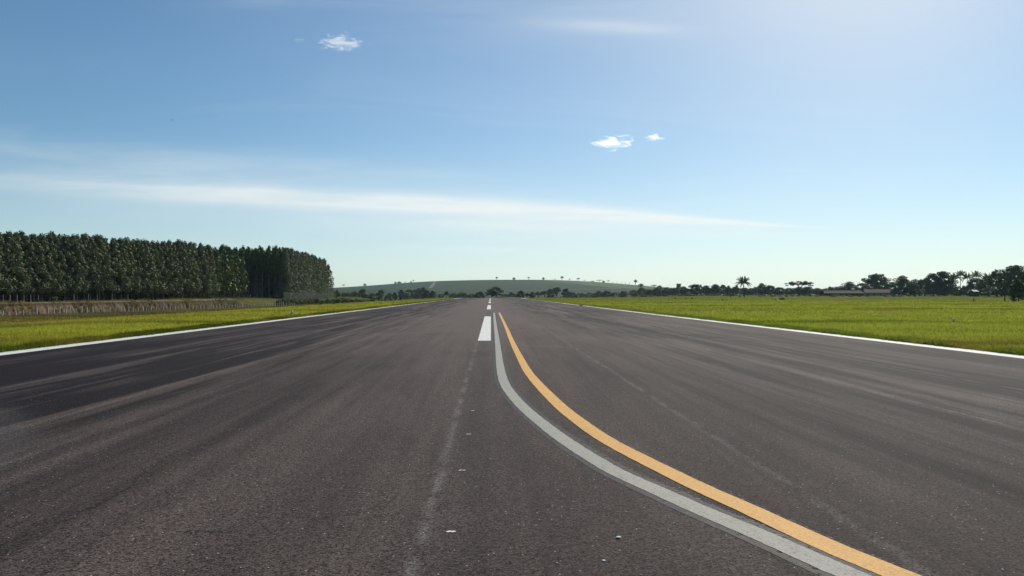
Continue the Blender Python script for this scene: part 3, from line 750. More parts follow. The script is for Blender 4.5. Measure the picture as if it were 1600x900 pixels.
# trees and scrub between the runway end and the hill: (x, top, width, distance, style, grey, label)
MT = [
 (566, 451.5, 9, 520, 'tall', 0, 'dark upright tree rising behind the pale scrub, first right of the plantation end'),
 (580, 458, 14, 470, 'low', 1, 'pale green scrub tree between the dark upright tree and the round dark one'),
 (592, 456, 9, 480, 'round', 1, 'small greyish tree just left of the two-headed dark tree left of the runway'),
 (596, 452.5, 8, 540, 'tall', 0, 'dark tree with narrow head under the hill, left of the bare grassy gap'),
 (608, 458, 12, 520, 'low', 1, 'low pale bush right of the dark narrow-headed tree'),
 (617, 457, 7, 560, 'round', 0, 'little dark tree in the middle of the grassy gap under the hill'),
 (627, 453.5, 8, 580, 'round', 0, 'dark tree at the right end of the grassy gap under the hill'),
 (634, 457, 10, 560, 'low', 1, 'low greyish bush at the foot of the dark wide-crowned tree'),
 (643, 450.5, 17, 620, 'flat', 0, 'wide flat-crowned dark tree left of the dirt track'),
 (648, 456, 14, 600, 'low', 1, 'grey-green bush under the wide flat-crowned tree'),
 (654, 451, 9, 640, 'round', 0, 'dark round tree right of the wide flat-crowned one'),
 (662, 450, 11, 660, 'round', 0, 'tallest dark tree left of the foot of the dirt track'),
 (668, 453.5, 9, 640, 'round', 0, 'dark tree touching the foot of the dirt track from the left'),
 (676, 455, 10, 620, 'round', 0, 'rounded dark tree right in front of the foot of the dirt track'),
 (689, 459, 9, 600, 'low', 1, 'low grey bush right of the foot of the dirt track'),
 (698, 455, 6, 600, 'tall', 0, 'small lone dark tree above the left end of the runway'),
 (709, 457.5, 14, 560, 'low', 0, 'dark low scrub over the far left corner of the runway'),
 (722, 456.5, 14, 560, 'low', 0, 'second dark low scrub clump left of the big dark tree at the runway end'),
 (737, 459, 12, 560, 'low', 1, 'faint green bush between the scrub and the dark tree at the runway end'),
 (750, 456, 14, 560, 'round', 0, 'dark round tree touching the left of the big dark one at the runway end'),
 (768, 451.5, 16, 520, 'round', 0, 'left crown of the big dark mass straight behind the runway end'),
 (776, 448.5, 18, 530, 'round', 0, 'highest dark tree straight behind the end of the runway centreline'),
 (789, 459, 10, 540, 'low', 1, 'pale bush right beside the highest dark tree at the runway end'),
 (799, 457, 9, 560, 'round', 1, 'pale grey-green tree between two dark ones right of the centreline end'),
 (806, 459, 8, 560, 'low', 1, 'low pale bush left of the compact dark tree'),
 (814, 454.5, 11, 560, 'round', 0, 'compact dark round tree above the far right corner of the runway'),
 (824, 457.5, 8, 570, 'tall', 1, 'light greyish slender tree right of the compact dark one'),
 (832, 456.5, 9, 570, 'round', 1, 'second light greyish tree right of the compact dark one'),
 (841, 456, 9, 580, 'tall', 1, 'third light greyish tree, under the field boundary'),
 (851, 454, 9, 600, 'tall', 0, 'dark slender tree under the field boundary of the hill'),
 (860, 451.5, 11, 620, 'round', 1, 'grey-green tree right of the dark slender one, under the pasture'),
 (870, 449, 12, 640, 'tall', 1, 'tallest grey-green tree below the pasture'),
 (884, 451.5, 11, 640, 'round', 0, 'dark tree right of the tallest grey-green tree below the pasture'),
 (893, 456, 12, 610, 'low', 1, 'pale scrub tree where the woods thin out below the pasture'),
 (906, 457.5, 14, 600, 'low', 0, 'low dark bush below the middle of the pasture'),
 (922, 457, 15, 620, 'low', 0, 'long low dark bush below the wide skyline tree'),
 (936, 455, 12, 640, 'round', 0, 'dark tree below the flat skyline trees'),
 (948, 454.5, 13, 640, 'round', 0, 'broad dark tree below the umbrella-topped skyline tree'),
 (962, 456, 14, 640, 'low', 0, 'dark low tree below the row of skyline poles'),
 (975, 455, 12, 650, 'round', 0, 'rounded dark tree below the right end of the skyline poles'),
 (990, 453.5, 13, 660, 'round', 1, 'grey-green tree below the pale round-headed skyline tree'),
 (1003, 450, 14, 700, 'round', 0, 'dark tree under the right shoulder of the hill'),
 (1001.5, 443.5, 7, 1300, 'round', 0, 'dark tree on the right shoulder of the hill beside the pale round-headed one'),
 (1013, 453.5, 13, 640, 'round', 0, 'dark bushy tree at the left end of the right-hand tree belt'),
 (1022, 444.5, 7, 1200, 'flat', 0, 'small umbrella-shaped tree sticking out above the left end of the tree belt'),
 (1030, 446.5, 8, 1100, 'round', 0, 'small round tree sticking out right of the umbrella-shaped one'),
 (1027, 450.5, 15, 640, 'round', 0, 'second bushy tree from the left end of the tree belt'),
 (1041, 449.5, 15, 620, 'round', 0, 'broad bushy tree in the belt, left of the pale ball-headed one'),
 (1054, 450.5, 14, 610, 'round', 0, 'bushy tree directly below the pale ball-headed one'),
 (1060.5, 443.3, 7, 760, 'tall', 1, 'pale ball-headed tree rising out of the tree belt'),
 (1069, 448.3, 13, 620, 'round', 0, 'dark tree just right of the pale ball-headed one'),
 (1085, 445, 18, 600, 'round', 0, 'large domed tree in the belt left of the palm'),
 (1093, 443.5, 8, 640, 'flat', 1, 'flat wisp of a crown poking over the large domed tree'),
 (1103, 446.8, 16, 600, 'round', 0, 'medium dark tree right of the large domed one'),
 (1118, 445, 15, 600, 'round', 0, 'second domed tree of the belt left of the palm'),
 (1130, 444.3, 8, 620, 'tall', 0, 'pointed tree between the second dome and the palm'),
 (1139, 447.3, 11, 600, 'round', 0, 'lower dark tree left of the palm'),
 (1149, 448.5, 11, 600, 'round', 0, 'dark tree just left behind the palm trunk'),
 (1151, 445.5, 4, 560, 'tall', 1, 'thin pale tree under the left fronds of the palm'),
 (1163, 450, 14, 610, 'round', 0, 'dark tree straight behind the palm trunk'),
 (1176, 450.5, 14, 600, 'round', 0, 'low dark tree right behind the palm'),
 (1189, 443.7, 18, 590, 'round', 0, 'broad dark tree right of the palm, highest there'),
 (1204, 446.5, 16, 590, 'round', 0, 'dark tree right of the broad one beside the palm'),
 (1218, 449.5, 15, 590, 'round', 0, 'low dark tree left of the spreading umbrella tree'),
 (1234, 450.3, 14, 560, 'round', 0, 'dark undergrowth tree below the left of the umbrella crown'),
 (1248, 449, 18, 560, 'round', 0, 'dark undergrowth tree below the middle of the umbrella crown'),
 (1262, 448.5, 16, 560, 'round', 0, 'dark undergrowth tree below the right of the umbrella crown'),
 (1276, 450.5, 13, 560, 'round', 0, 'low dark tree right of the umbrella crown'),
 (1288, 451.5, 12, 560, 'low', 1, 'pale low bush over the left end of the dark shed roof'),
 (1298, 448.5, 14, 580, 'round', 1, 'pale bushy tree behind the left part of the dark shed'),
 (1310, 448, 12, 580, 'tall', 1, 'pale slender tree behind the middle of the dark shed'),
 (1328, 441.5, 24, 540, 'round', 0, 'domed dark tree over the right end of the dark shed'),
 (1346, 440.5, 10, 560, 'flat', 1, 'thin flat crown just left of the biggest tree by the red roof'),
 (1352, 446, 18, 500, 'round', 0, 'dark tree over the left end of the red roof'),
 (1369, 430.5, 30, 520, 'round', 0, 'biggest tree behind the red roof, with a ragged top'),
 (1373, 427.5, 16, 526, 'open', 0, 'sparse leafy crown poking out over the biggest tree behind the red roof'),
 (1388, 444, 16, 500, 'round', 0, 'lower tree right behind the red roof'),
 (1411, 432.8, 28, 430, 'round', 0, 'dense dark round tree right of the red-roofed house'),
 (1429, 438, 18, 430, 'round', 0, 'lower dark tree leaning on the dense round one'),
 (1445, 434.5, 13, 420, 'tall', 0, 'narrow dark tree at the left of the large twin-topped tree'),
 (1459, 429, 22, 400, 'round', 0, 'left crown of the large twin-topped tree left of the palms'),
 (1475, 426, 26, 400, 'round', 0, 'right crown of the large twin-topped tree left of the palms'),
 (1495, 452, 22, 420, 'low', 1, 'low pale bush at the feet of the palms'),
 (1512, 448, 18, 420, 'low', 1, 'higher pale bush right of the feet of the palms'),
 (1527, 436, 26, 390, 'round', 0, 'dark round tree right of the palms'),
 (1545, 433, 26, 370, 'round', 0, 'dark tree between the palms and the great tree at the right end'),
 (1558, 426, 24, 340, 'round', 0, 'left shoulder of the great dark tree at the right end'),
 (1583, 417.5, 44, 330, 'round', 0, 'greatest dark tree crowning the right end of the belt'),
 (1610, 421, 40, 330, 'round', 0, 'great dark tree cut by the right border of the photo'),
 (1565, 444, 40, 325, 'low', 0, 'dark undergrowth below the greatest tree at the right end'),
 (1534, 449, 30, 380, 'low', 0, 'dark undergrowth beneath the trees right of the palms'),
 (1466, 447, 34, 395, 'low', 0, 'dark undergrowth beneath the large twin-topped tree'),
 (1418, 448, 34, 425, 'low', 0, 'dark undergrowth beneath the dense dark round tree'),
]
for a in MT: ptree(a[0], a[1], a[2]*1.42, a[3], a[4], a[6], 'tree', None, bool(a[5]), name='scrub_tree' if a[4] == 'low' else 'tree')
ptree(1250, 437.3, 46, 520, 'flat', 'spreading umbrella-shaped tree with layered crown, right of the lone palm', name='umbrella_tree')
# undergrowth closing the foot of the tree belts
for i, p in enumerate(np.linspace(1012, 1604, 46)):
    Du = float(np.interp(p, [1012, 1250, 1400, 1604], [660, 600, 560, 350]))*rng.uniform(1.0, 1.06)
    ptree(p+rng.normal(0, 3), rng.uniform(448.8, 452.5) if p < 1400 else rng.uniform(443, 450), 22, Du, 'low', 'dark low bush in the undergrowth closing the foot of the right-hand tree belt', 'tree', 'undergrowth of the right-hand tree belt', name='undergrowth_bush')
# near small tree at the right border
t = ptree(1592, 437.5, 29, 150, 'round', 'small round tree with short bare trunk alone in the field at the right border')

# ---------------------------------------------------------------- palms (coconut, frond by frond)
def frond_mesh(Lf, drop):
    mb = MB(); n = 9; pts = []
    for i in range(n):
        t = i/(n-1); pts.append(np.array([Lf*t*(1-.12*t), 0, Lf*(.55*t-drop*t*t)]))
    mb.tube([tuple(p) for p in pts], [.05*(1-.8*i/(n-1)) for i in range(n)], 4)
    for i in range(1, 26):
        t = .12+.88*i/26; k = min(int(t*(n-1)), n-2); f = t*(n-1)-k; p = pts[k]*(1-f)+pts[k+1]*f
        ll = Lf*.26*math.sin(math.pi*min(1, t*.85+.12))
        for s in (-1, 1):
            q = p+np.array([ll*.45, s*ll*.75, -ll*.45+rng.normal(0, .05)]); wv = np.array([.085, 0, 0])
            mb.raw([p-wv, p+wv, q+wv*.2, q-wv*.2], [[0, 1, 2, 3]])
    return mb.mesh('frond', M_PALM)
FR = [frond_mesh(3.6, .35), frond_mesh(3.8, .75), frond_mesh(3.5, 1.15), frond_mesh(3.0, .1)]
M_PTRUNK = bark_mat('palm_trunk', (.08, .07, .055), (.17, .15, .12), 5)
def palm(pxc, top, D, label, nfr=20, group=None, thin=1.0, fsc=1.0):
    x = (pxc-HX)/F*D; zb = zat(x, D); H = EYE+(HY-top)*D/F-zb
    t = thing('palm_tree', (x, D, zb-.05), label, 'palm', group, rng.uniform(0, 6.28))
    ht = H-2.2*fsc; bx_ = rng.normal(0, .3)
    mb = MB().tube([(0, 0, 0), (bx_*.2, 0, ht*.3), (bx_*.6, .1, ht*.7), (bx_, .1, ht)], [.24*thin, .17*thin, .14*thin, .12*thin], 7)
    add('trunk', mb.mesh('palm_stem', M_PTRUNK, True), t)
    for k in range(nfr):
        up_ = k/nfr; m = FR[3] if up_ > .82 else FR[0] if up_ > .5 else FR[1] if up_ > .25 else FR[2]
        o = add('frond', m, t, (bx_, .1, ht)); o.rotation_euler = (0, -R(max(0, (up_-.35)*75))+rng.normal(0, .06), k*2.4+rng.normal(0, .15)); o.scale = (fsc,)*3
palm(1162, 433.5, 400, 'lone coconut palm towering over the tree belt in the right field', 28, None, 1.6, 1.4)
palm(1493, 427, 430, 'leftmost and lowest coconut palm of the three slim ones with sky between their stems', 18, None, 1.1, 1.2)
palm(1500.5, 423.5, 435, 'tallest coconut palm, in the middle of the three slim ones with sky between their stems', 18, None, 1.1, 1.2)
palm(1510, 427.5, 425, 'rightmost coconut palm of the three slim ones with sky between their stems', 18, None, 1.1, 1.2)
palm(1526, 424.5, 410, 'coconut palm whose fronds rise from the dark tree right of the three slim palms', 18, None, 1.1, 1.2)
palm(1543, 427.5, 400, 'coconut palm half hidden left of the great dark tree', 18, None, 1.1, 1.2)

# ---------------------------------------------------------------- shrubs: hedge in front of the far plantation block, bushes in the fields
def shrub_variant(mat, n=16):
    L = []; tr = MB()
    for k in range(6):
        a = k*1.05; tr.tube([(0, 0, -.1), (math.cos(a)*.5, math.sin(a)*.5, .9)], [.05, .015], 4, False)
    for k in range(n):
        a = rng.uniform(0, 6.28); r_ = 1.1*math.sqrt(rng.random()); z = rng.uniform(.15, .8)*(1.15-.4*r_)*1.6
        leafcloud(L, np.array([math.cos(a)*r_, math.sin(a)*r_, z]), rng.uniform(.3, .5), 46, .22, .85, .8, .5)
    return tr.mesh('shrub_stems', M_BARK), leafmesh('shrub_foliage', L, mat)
SV = [shrub_variant(M_SHRUB) for _ in range(4)]; SVD = [shrub_variant(M_LEAF) for _ in range(3)]
def shrub(x, y, wd, h, label, group=None, dark=False, name='shrub', z=None):
    v = random.choice(SVD if dark else SV)
    t = thing(name, (x, y, (TT(x, y) if z is None else z)-.05), label, 'shrub', group, rng.uniform(0, 6.28), (wd/2.9, wd/2.9, h/1.75))
    add('stem', v[0], t); add('foliage', v[1], t); return t
g = 'hedge shrubs in front of the far plantation block'
for i in range(34):
    p = 437+i*4.4+rng.normal(0, .8); D = 228+i*3.1+rng.normal(0, 2); x = (p-HX)/F*D
    shrub(x, D, rng.uniform(2.2, 3.6), rng.uniform(1.9, 2.9)*(1 if i < 26 else .75), 'leafy shrub in the long pale green hedge in front of the far plantation block', g)
for i in range(16):
    p = 512+i*4.4+rng.normal(0, 1.5); D = 350+i*6; x = (p-HX)/F*D
    shrub(x, D, rng.uniform(2.6, 4.5), rng.uniform(2.2, 4.6), 'greyish bush in the loose thicket behind the right end of the hedge', 'thicket bushes behind the hedge', i % 3 == 0)
# (x, base y, width px, height px, label)
def fshrub(p, base, wpx, hpx, label, dark=True, D=None, name='shrub'):
    if D is None:
        lo, hi = 20.0, 900.0       # walk out to where the ground is seen at this height in the photo
        for d in np.linspace(30, 700, 1200):
            x = (p-HX)/F*d
            if HY-(TT(x, d)-EYE)*F/d <= base: D = d; break
        else: D = 500
    x = (p-HX)/F*D; return shrub(x, D, wpx/F*D, hpx/F*D, label, None, dark, name)
for a in ((86, 471.3, 15, 11, 'light green bush on top of the earth bank in front of the dark tree trunks', False, 134),
          (212, 485, 6, 3.5, 'left one of two dark tufts at the foot of the post fence', True, 148), (221, 484.5, 5, 3, 'right one of two dark tufts at the foot of the post fence', True, 150),
          (371, 480, 17, 11, 'dark green bush at the end of the earth bank, on the fence line', True, 193), (383, 479, 12, 9, 'second bush right beside the one at the end of the earth bank', True, 197),
          (356, 478, 9, 5, 'low bush just left of the end of the earth bank', True, 189),
          (501, 476, 6, 4, 'dark tuft in the grass left of the runway, left of the pair', True, 150), (522, 475, 6, 4.5, 'dark tuft in the grass left of the runway below the right end of the hedge', True, 170),
          (627, 470.5, 4, 4, 'lone black tuft in the grass left of the runway under the hill', True, 205),
          (908, 476.3, 6, 3.4, 'dark tuft growing right beside the right edge line of the runway', True, 104),
          (1222, 467.8, 9, 6.5, 'dark round bush alone in the right field', True, 195), (1210, 466.3, 12, 2.6, 'low flat weeds just left of the dark round bush in the field', True, 210),
          (1141, 463.8, 4, 4.6, 'small pointed bush left of the palm foot', True, 330), (1156, 463.6, 5, 3.4, 'little bush at the left of the palm foot', True, 340), (1163, 464, 3, 4, 'tiny dark bush at the palm foot', True, 335),
          (1129, 469.3, 3.5, 3.5, 'left of two tiny dark tufts in the field below the palm', True, 185), (1135.5, 468.8, 2.2, 2.5, 'right of two tiny dark tufts in the field below the palm', True, 188),
          (1055, 467, 5, 3, 'dark tuft in the field below the pale ball-headed tree', True, 215), (1072, 465.2, 6, 2, 'flat dark tuft in the field left of the palm', True, 250),
          (1081, 466.5, 3.5, 4.5, 'slim tuft in the field under the large domed tree', True, 230),
          (1341, 472.8, 9, 2.4, 'left of two flat dark weeds in the right field below the domed tree', True, 130), (1355, 472.3, 9, 2.4, 'right of two flat dark weeds in the right field below the red roof', True, 132),
          (1430, 482, 18, 3, 'long flat dark weeds in the right field below the dense round tree', True, 88),
          (1476, 470.3, 3.5, 2, 'left small tuft in the field below the twin-topped tree', True, 150), (1487, 470.5, 5, 2, 'right small tuft in the field below the twin-topped tree', True, 150),
          (1545, 473, 13, 1.8, 'flat dark weeds in the field below the great tree', True, 128), (1588, 474, 20, 1.8, 'flat dark weeds in front of the small lone tree at the right border', True, 125)):
    fshrub(*a[:5], dark=a[5], D=a[6])
gg = 'small bushes along the far edge of the right field'
for i, p in enumerate(np.linspace(1186, 1440, 30)):
    D = rng.uniform(330, 420); x = (p+rng.normal(0, 3)-HX)/F*D
    shrub(x, D, rng.uniform(1.6, 3.4), rng.uniform(.7, 1.4), 'small dark bush in the broken line along the far edge of the right field', gg, True)
gg = 'low bushes closing the far edge of the left grass'
for i, p in enumerate(np.linspace(586, 716, 18)):
    D = rng.uniform(400, 470); x = (p+rng.normal(0, 2)-HX)/F*D
    shrub(x, D, rng.uniform(2.5, 5), rng.uniform(1.0, 2.0), 'low bush in the dull line closing the left grass towards the hill', gg, i % 2 == 0)
gg = 'low bushes closing the far edge of the right grass'
for i, p in enumerate(np.linspace(860, 1150, 34)):
    D = rng.uniform(430, 500); x = (p+rng.normal(0, 2)-HX)/F*D
    shrub(x, D, rng.uniform(3, 6), rng.uniform(1.0, 2.2), 'low bush in the dull line between right grass and wooded hill foot', gg, i % 3 != 0)

# ---------------------------------------------------------------- fences
M_WIRE = material('wire', lambda: principled((.25, .25, .24), .5, .5, metal=.8))
pale = bark_mat('pale_weathered_posts', (.42, .36, .28), (.66, .60, .50), 6)
fpost = [MB().tube([(0, 0, -.2), (rng.normal(0, .03), rng.normal(0, .03), 1.4+rng.normal(0, .06))], [.12, .10], 6).mesh('fence_post', pale, True) for _ in range(6)]
fc = thing('post_fence', (-74, 116, TT(-74, 116)), 'long fence of pale weathered wooden posts at the foot of the earth bank', 'fence')
fy = []; y = 96.0
while y < 222: fy.append(y); y += rng.uniform(1.15, 1.75)
fy = fy[:90]; tops = []
for y in fy:
    x = float(fence_x(y))+.1*math.sin(y); z = TT(x, y)
    o = add('post', random.choice(fpost), fc, (x+74, y-116, z-fc.location.z-rng.uniform(0, .3))); o.rotation_euler = (rng.normal(0, .07), rng.normal(0, .07), rng.uniform(0, 6)); tops.append((x+74, y-116, z-fc.location.z))
mb = MB()
for hh in (.45, .8, 1.15): mb.tube([(a[0], a[1], a[2]+hh) for a in tops[::3]], .006, 3, False)
add('wire', mb.mesh('fence_wire', M_WIRE), fc)
# slim pale posts on top of the bank in front of the trunks
sp_ = MB().tube([(0, 0, -.1), (0, 0, 1.35)], [.05, .045], 5).mesh('slim_post', pale, True)
f2 = thing('bank_top_fence', (-84, 124, TT(-84, 124)), 'sparse fence of slim pale posts on top of the earth bank before the dark trunks', 'fence')
tp = []
for p in (-6, 5, 16, 27, 37.5, 48, 60, 116, 138, 152, 175, 200):
    D = 126+(p/350)*70; x = (p-HX)/F*D; z = TT(x, D); loc = (x+84, D-124, z-f2.location.z)
    add('post', sp_, f2, loc); tp.append(loc)
mb = MB()
for hh in (.6, 1.1): mb.tube([(a[0], a[1], a[2]+hh) for a in tp], .006, 3, False)
add('wire', mb.mesh('bank_fence_wire', M_WIRE), f2)
# mesh fence behind the hedge
M_NET = material('fence_mesh', lambda: mixs(.80, principled((.16, .17, .16), .6, .3), transp()))
f3 = thing('mesh_fence', (-66, 242, TT(-66, 242)), 'grey wire mesh fence with light posts behind the hedge of the far plantation block', 'fence')
cp_ = MB().tube([(0, 0, -.1), (0, 0, 2.5)], [.06, .06], 6).mesh('mesh_post', material('concrete', lambda: principled((.22, .22, .20), .9, .2)), True)
prev = None; net = MB()
for k in range(22):
    D = 238+k*3.4; x = -67.0+k*.05; z = TT(x, D); zz = max(z, -.1); loc = (x+66, D-242, zz-f3.location.z)
    add('post', cp_, f3, loc)
    if prev is not None:
        a, b = prev, loc; net.raw([(a[0], a[1], a[2]+.1), (b[0], b[1], b[2]+.1), (b[0], b[1], b[2]+2.4), (a[0], a[1], a[2]+2.4)], [[0, 1, 2, 3]])
    prev = loc
add('netting', net.mesh('netting', M_NET), f3)
# posts in the right field
for p, D, h, lb in ((1570, 146, 1.55, 'tall dark wooden post left of the small lone tree at the right border'), (1521.5, 150, .85, 'short dark wooden stake in the field below the palms')):
    x = (p-HX)/F*D; z = TT(x, D)
    m = MB().tube([(0, 0, -.2), (.01, 0, h*.5), (.0, .02, h)], [.13, .125, .11], 7).mesh('field_post', M_BARK, True)
    tag(add('wooden_post', m, None, (x, D, z)), lb, 'post')

# ---------------------------------------------------------------- buildings
def m_tile(c1, c2):
    def b():
        p = opos(); x, y, z = sep(p); wv = E.m('SINE', x*18.0); n = noise(p, 1.2, 4)
        return principled(mixc(remap(n, .3, .7), c1, c2), .85, .2, wv, .5, .05)
    return b
M_TILE = material('red_tiles', m_tile((.10, .045, .035), (.18, .085, .06))); M_DKTILE = material('dark_roof', m_tile((.018, .016, .016), (.035, .030, .030)))
M_WALL = material('plaster', lambda: principled(mixc(noise(opos(), .8, 5), (.20, .18, .16), (.30, .28, .25)), .9, .2))
M_DKW = material('shaded_openings', lambda: principled((.03, .03, .035), .6, .4))
M_PALE = material('pale_roof', lambda: principled(mixc(noise(opos(), 1.2, 4), (.28, .28, .28), (.42, .42, .42)), .6, .4))
def house(p0, p1, ytop, yeave, D, roofm, label, name='house', nwin=5, depth=8.0, wallm=None):
    xc = ((p0+p1)/2-HX)/F*D; wd = (p1-p0)/F*D; z0 = zat(xc, D)
    ht = EYE+(HY-ytop)*D/F-z0; he = EYE+(HY-yeave)*D/F-z0
    t = thing(name, (xc, D, z0-.1), label, 'building')
    add('wall', MB().box((0, 0, he/2), (wd*.94, depth*.86, he)).mesh('wall', wallm or M_WALL), t)
    hw, hd = wd/2, depth/2; th = .12
    v = [(-hw, -hd, he-.25), (hw, -hd, he-.25), (hw*.9, 0, ht), (-hw*.9, 0, ht), (-hw, hd, he-.25), (hw, hd, he-.25)]
    v2 = [(a, b, c+th) for a, b, c in v]
    add('roof', MB().raw(v+v2, [[0, 1, 2, 3], [3, 2, 5, 4], [6, 9, 8, 7], [9, 10, 11, 8], [0, 6, 7, 1], [4, 5, 11, 10], [0, 3, 9, 6], [3, 4, 10, 9], [1, 7, 8, 2], [2, 8, 11, 5]]).mesh('roof', roofm), t)
    for k in range(nwin):
        xx = -wd*.4+wd*.8*k/max(1, nwin-1); door = k == nwin//2
        hh = he*.72 if door else he*.32; zc = hh/2+.02 if door else he*.52
        f = add('door' if door else 'window', MB().box((xx, -depth*.43-.02, zc), (1.0 if door else 1.3, .08, hh)).mesh('opening', M_DKW), t)
        if not door: add('frame', MB().box((xx, -depth*.43-.05, zc-hh/2-.05), (1.5, .14, .1)).mesh('sill', M_WALL), f)
    return t
house(1346, 1396, 452.2, 456.8, 470, M_TILE, 'long low house with a faded red tiled roof under the biggest tree of the belt', depth=9)
house(1283, 1347, 454, 457.7, 460, M_DKTILE, 'long dark low shed left of the red-roofed house', 'shed', 7, 8, M_DKTILE)
house(1517, 1526, 453.0, 454.8, 360, M_PALE, 'small hut with a pale roof against the dark trees right of the palms', 'hut', 2, 4, M_DKTILE)
# small white board before the dark trees
M_SIGNW = material('white_board', lambda: principled((.8, .8, .78), .5, .4))
x = (1556-HX)/F*300; z = TT(x, 300)
t = thing('round_board', (x, 300, z), 'small round white board on a thin dark post before the great dark tree', 'board')
add('post', MB().tube([(0, 0, -.1), (0, 0, 3.9)], [.05, .05], 6).mesh('board_post', M_BARK), t)
add('disc', MB().tube([(0, -.08, 3.95), (0, -.12, 3.95)], [.42, .42], 18).raw([(.42*math.cos(a), -.12, 3.95+.42*math.sin(a)) for a in np.linspace(0, 2*math.pi, 17)[:-1]]+[(0, -.13, 3.95)], [[i, (i+1) % 16, 16] for i in range(16)]).mesh('disc', M_SIGNW), t)

# runway edge light on the left, and a small pale marker in the right field
M_LENS = material('lamp_glass', lambda: principled((.75, .62, .22), .4, .4))
M_DKM = material('dark_metal', lambda: principled((.05, .05, .05), .5, .5))
def edge_light(x, y, label, s=1.0):
    t = thing('runway_edge_light', (x, y, TT(x, y)), label, 'lamp', None, 0, s)
    add('base', MB().tube([(0, 0, -.02), (0, 0, .04), (0, 0, .05), (0, 0, .2)], [.13, .13, .05, .05], 14).mesh('lamp_base', M_DKM, True), t)
    add('lamp_head', MB().tube([(0, 0, .2), (0, 0, .23), (0, 0, .32), (0, 0, .37), (0, 0, .39)], [.08, .10, .10, .07, .02], 14).mesh('lamp_head', M_LENS, True), t)
edge_light(-15.0, 55.5, 'small runway edge light with a yellowish top in the grass beside the left edge line')
x = (1490-HX)/F*40.5
edge_light(x, 40.5, 'small pale-topped marker light standing in the grass of the right field', .8)
# pebbles on the asphalt
M_PEB = material('pebble', lambda: principled(mixc(noise(opos(), 40, 3), (.85, .84, .82), (.95, .94, .92)), .8, .3))
import bmesh
def pebble(x, y, s, label):
    bm = bmesh.new(); bmesh.ops.create_icosphere(bm, subdivisions=2, radius=s)
    for v in bm.verts: v.co = Vector((v.co.x*random.uniform(1.0, 1.35), v.co.y*random.uniform(.85, 1.1), v.co.z*random.uniform(.4, .5)))
    me = bpy.data.meshes.new('pebble'); bm.to_mesh(me); bm.free(); me.materials.append(M_PEB)
    tag(add('pebble', me, None, (x, y, s*.5)), label, 'stone')
pebble(*W(966.5, 841), .0145, 'larger white pebble lying on the dark asphalt left of the grey curve')
pebble(*W(943, 877), .010, 'smaller white pebble on the asphalt, nearer the camera than the larger one')

# ---------------------------------------------------------------- bird
M_BIRD = material('dark_feathers', lambda: principled((.03, .03, .03), .8, .2))
D = 210.0; bl = ((269-HX)/F*D, D, EYE+(HY-187.5)*D/F)
bm_ = MB(); bm_.tube([(-.22, 0, 0), (-.1, 0, .0), (.05, 0, .01), (.16, 0, .02), (.24, 0, .0)], [.015, .055, .065, .04, .01], 8)
b = add('bird', bm_.mesh('bird_body', M_BIRD, True), None, bl); b.rotation_euler = (0, 0, R(25)); tag(b, 'tiny dark bird high in the blue sky above the plantation', 'bird')
for s in (-1, 1):
    wv = MB().raw([(-.09, 0, .02), (.09, 0, .02), (.07, s*.3, .12), (-.08, s*.3, .12), (-.03, s*.62, .06), (.01, s*.62, .06),
                   (-.09, 0, .035), (.09, 0, .035), (.07, s*.3, .132), (-.08, s*.3, .132), (-.03, s*.62, .066), (.01, s*.62, .066)],
                  [[0, 1, 2, 3], [3, 2, 5, 4], [7, 6, 9, 8], [8, 9, 10, 11], [1, 7, 8, 2], [2, 8, 11, 5], [0, 3, 9, 6], [3, 4, 10, 9]])
    add('wing', wv.mesh('wing', M_BIRD), b)

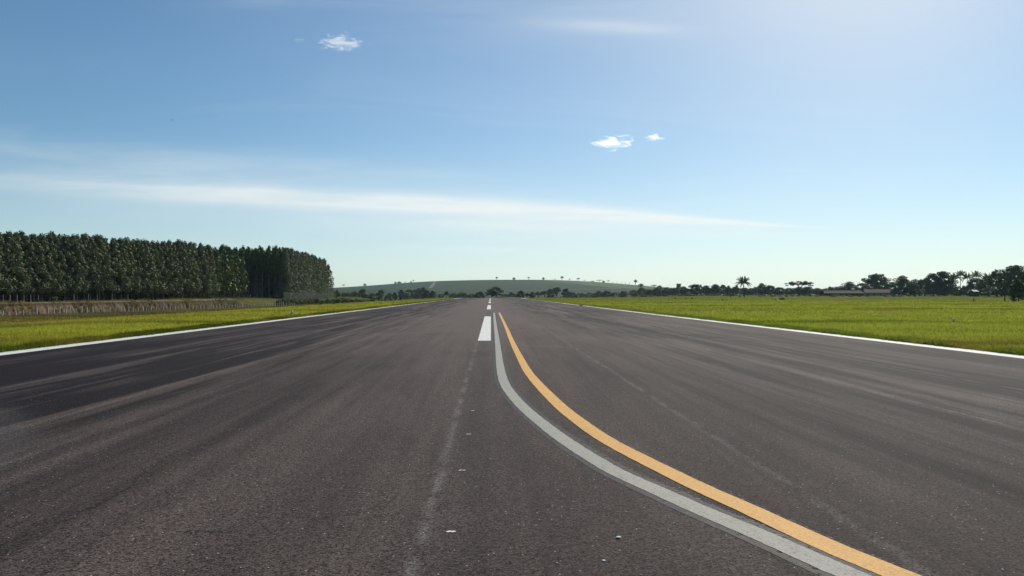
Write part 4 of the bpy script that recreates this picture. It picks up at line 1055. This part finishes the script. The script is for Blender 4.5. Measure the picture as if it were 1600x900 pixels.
# ---------------------------------------------------------------- small cumulus clouds (volumes high above and beyond the haze)
def cloud_mat(name, seed, dens, thr, sc_):
    m = bpy.data.materials.new(name); m.use_nodes = True; m.node_tree.nodes.clear(); E.nt = m.node_tree
    p = opos(); x, y, z = sep(p)
    n = noise(vec(x*1.0+seed, y*1.0, z*1.3), sc_, 8, .68, .9)
    fall = E.m('SQRT', x*x+y*y+z*z)                # object is a unit ball
    d = sstep((n-0.5)*1.9+0.5 - fall*.52, thr, thr+.06)*dens
    v = E.nt.nodes.new('ShaderNodeVolumePrincipled'); v.inputs['Color'].default_value = (1, 1, 1, 1); v.inputs['Anisotropy'].default_value = .72
    m.node_tree.links.new(d.s, v.inputs['Density'])
    o = m.node_tree.nodes.new('ShaderNodeOutputMaterial'); m.node_tree.links.new(v.outputs[0], o.inputs['Volume']); return m
def cloud(cx, cy, wpx, hpx, D, label, seed, dens=.009, thr=.29, sc_=2.2, depth=1.0):
    bm = bmesh.new(); bmesh.ops.create_icosphere(bm, subdivisions=3, radius=1.0)
    me = bpy.data.meshes.new('cloud'); bm.to_mesh(me); bm.free(); me.materials.append(cloud_mat('cloud_vapour', seed, dens, thr, sc_))
    o = add('small_cloud', me, None, ((cx-HX)/F*D, D, EYE+(HY-cy)*D/F))
    o.scale = (wpx/2/F*D, wpx/2/F*D*depth*.6, hpx/2/F*D); tag(o, label, 'cloud')
    return o
cloud(957, 222, 84, 34, 5800, 'ragged white puffy cloud, larger of the two over the middle of the photo', 3.1)
cloud(1023, 214.5, 34, 18, 5800, 'small compact white cloud just right of the larger ragged one', 8.4, .012, .25, 1.6)
cloud(533, 66, 100, 38, 3500, 'small bright wispy cloud high on the left half of the sky', 5.7, .018, .31, 2.4)
cloud(467, 62.5, 26, 8, 3500, 'tiny faint wisp of cloud left of the bright wispy one', 1.3, .008, .24, 1.8)

# ---------------------------------------------------------------- haze
def haze_mat():
    m = bpy.data.materials.new('air_haze'); m.use_nodes = True; m.node_tree.nodes.clear(); E.nt = m.node_tree
    v = E.nt.nodes.new('ShaderNodeVolumePrincipled'); v.inputs['Color'].default_value = (.62, .84, 1.0, 1); v.inputs['Anisotropy'].default_value = .25
    v.inputs['Density'].default_value = .00006
    o = m.node_tree.nodes.new('ShaderNodeOutputMaterial'); m.node_tree.links.new(v.outputs[0], o.inputs['Volume']); return m
hz = add('haze', MB().box((0, 2950, 34), (12600, 6900, 88)).mesh('haze', haze_mat())); tag(hz, 'thin pale daylight haze over the airfield', 'haze', kind='stuff')
print('eucalyptus', cnt)
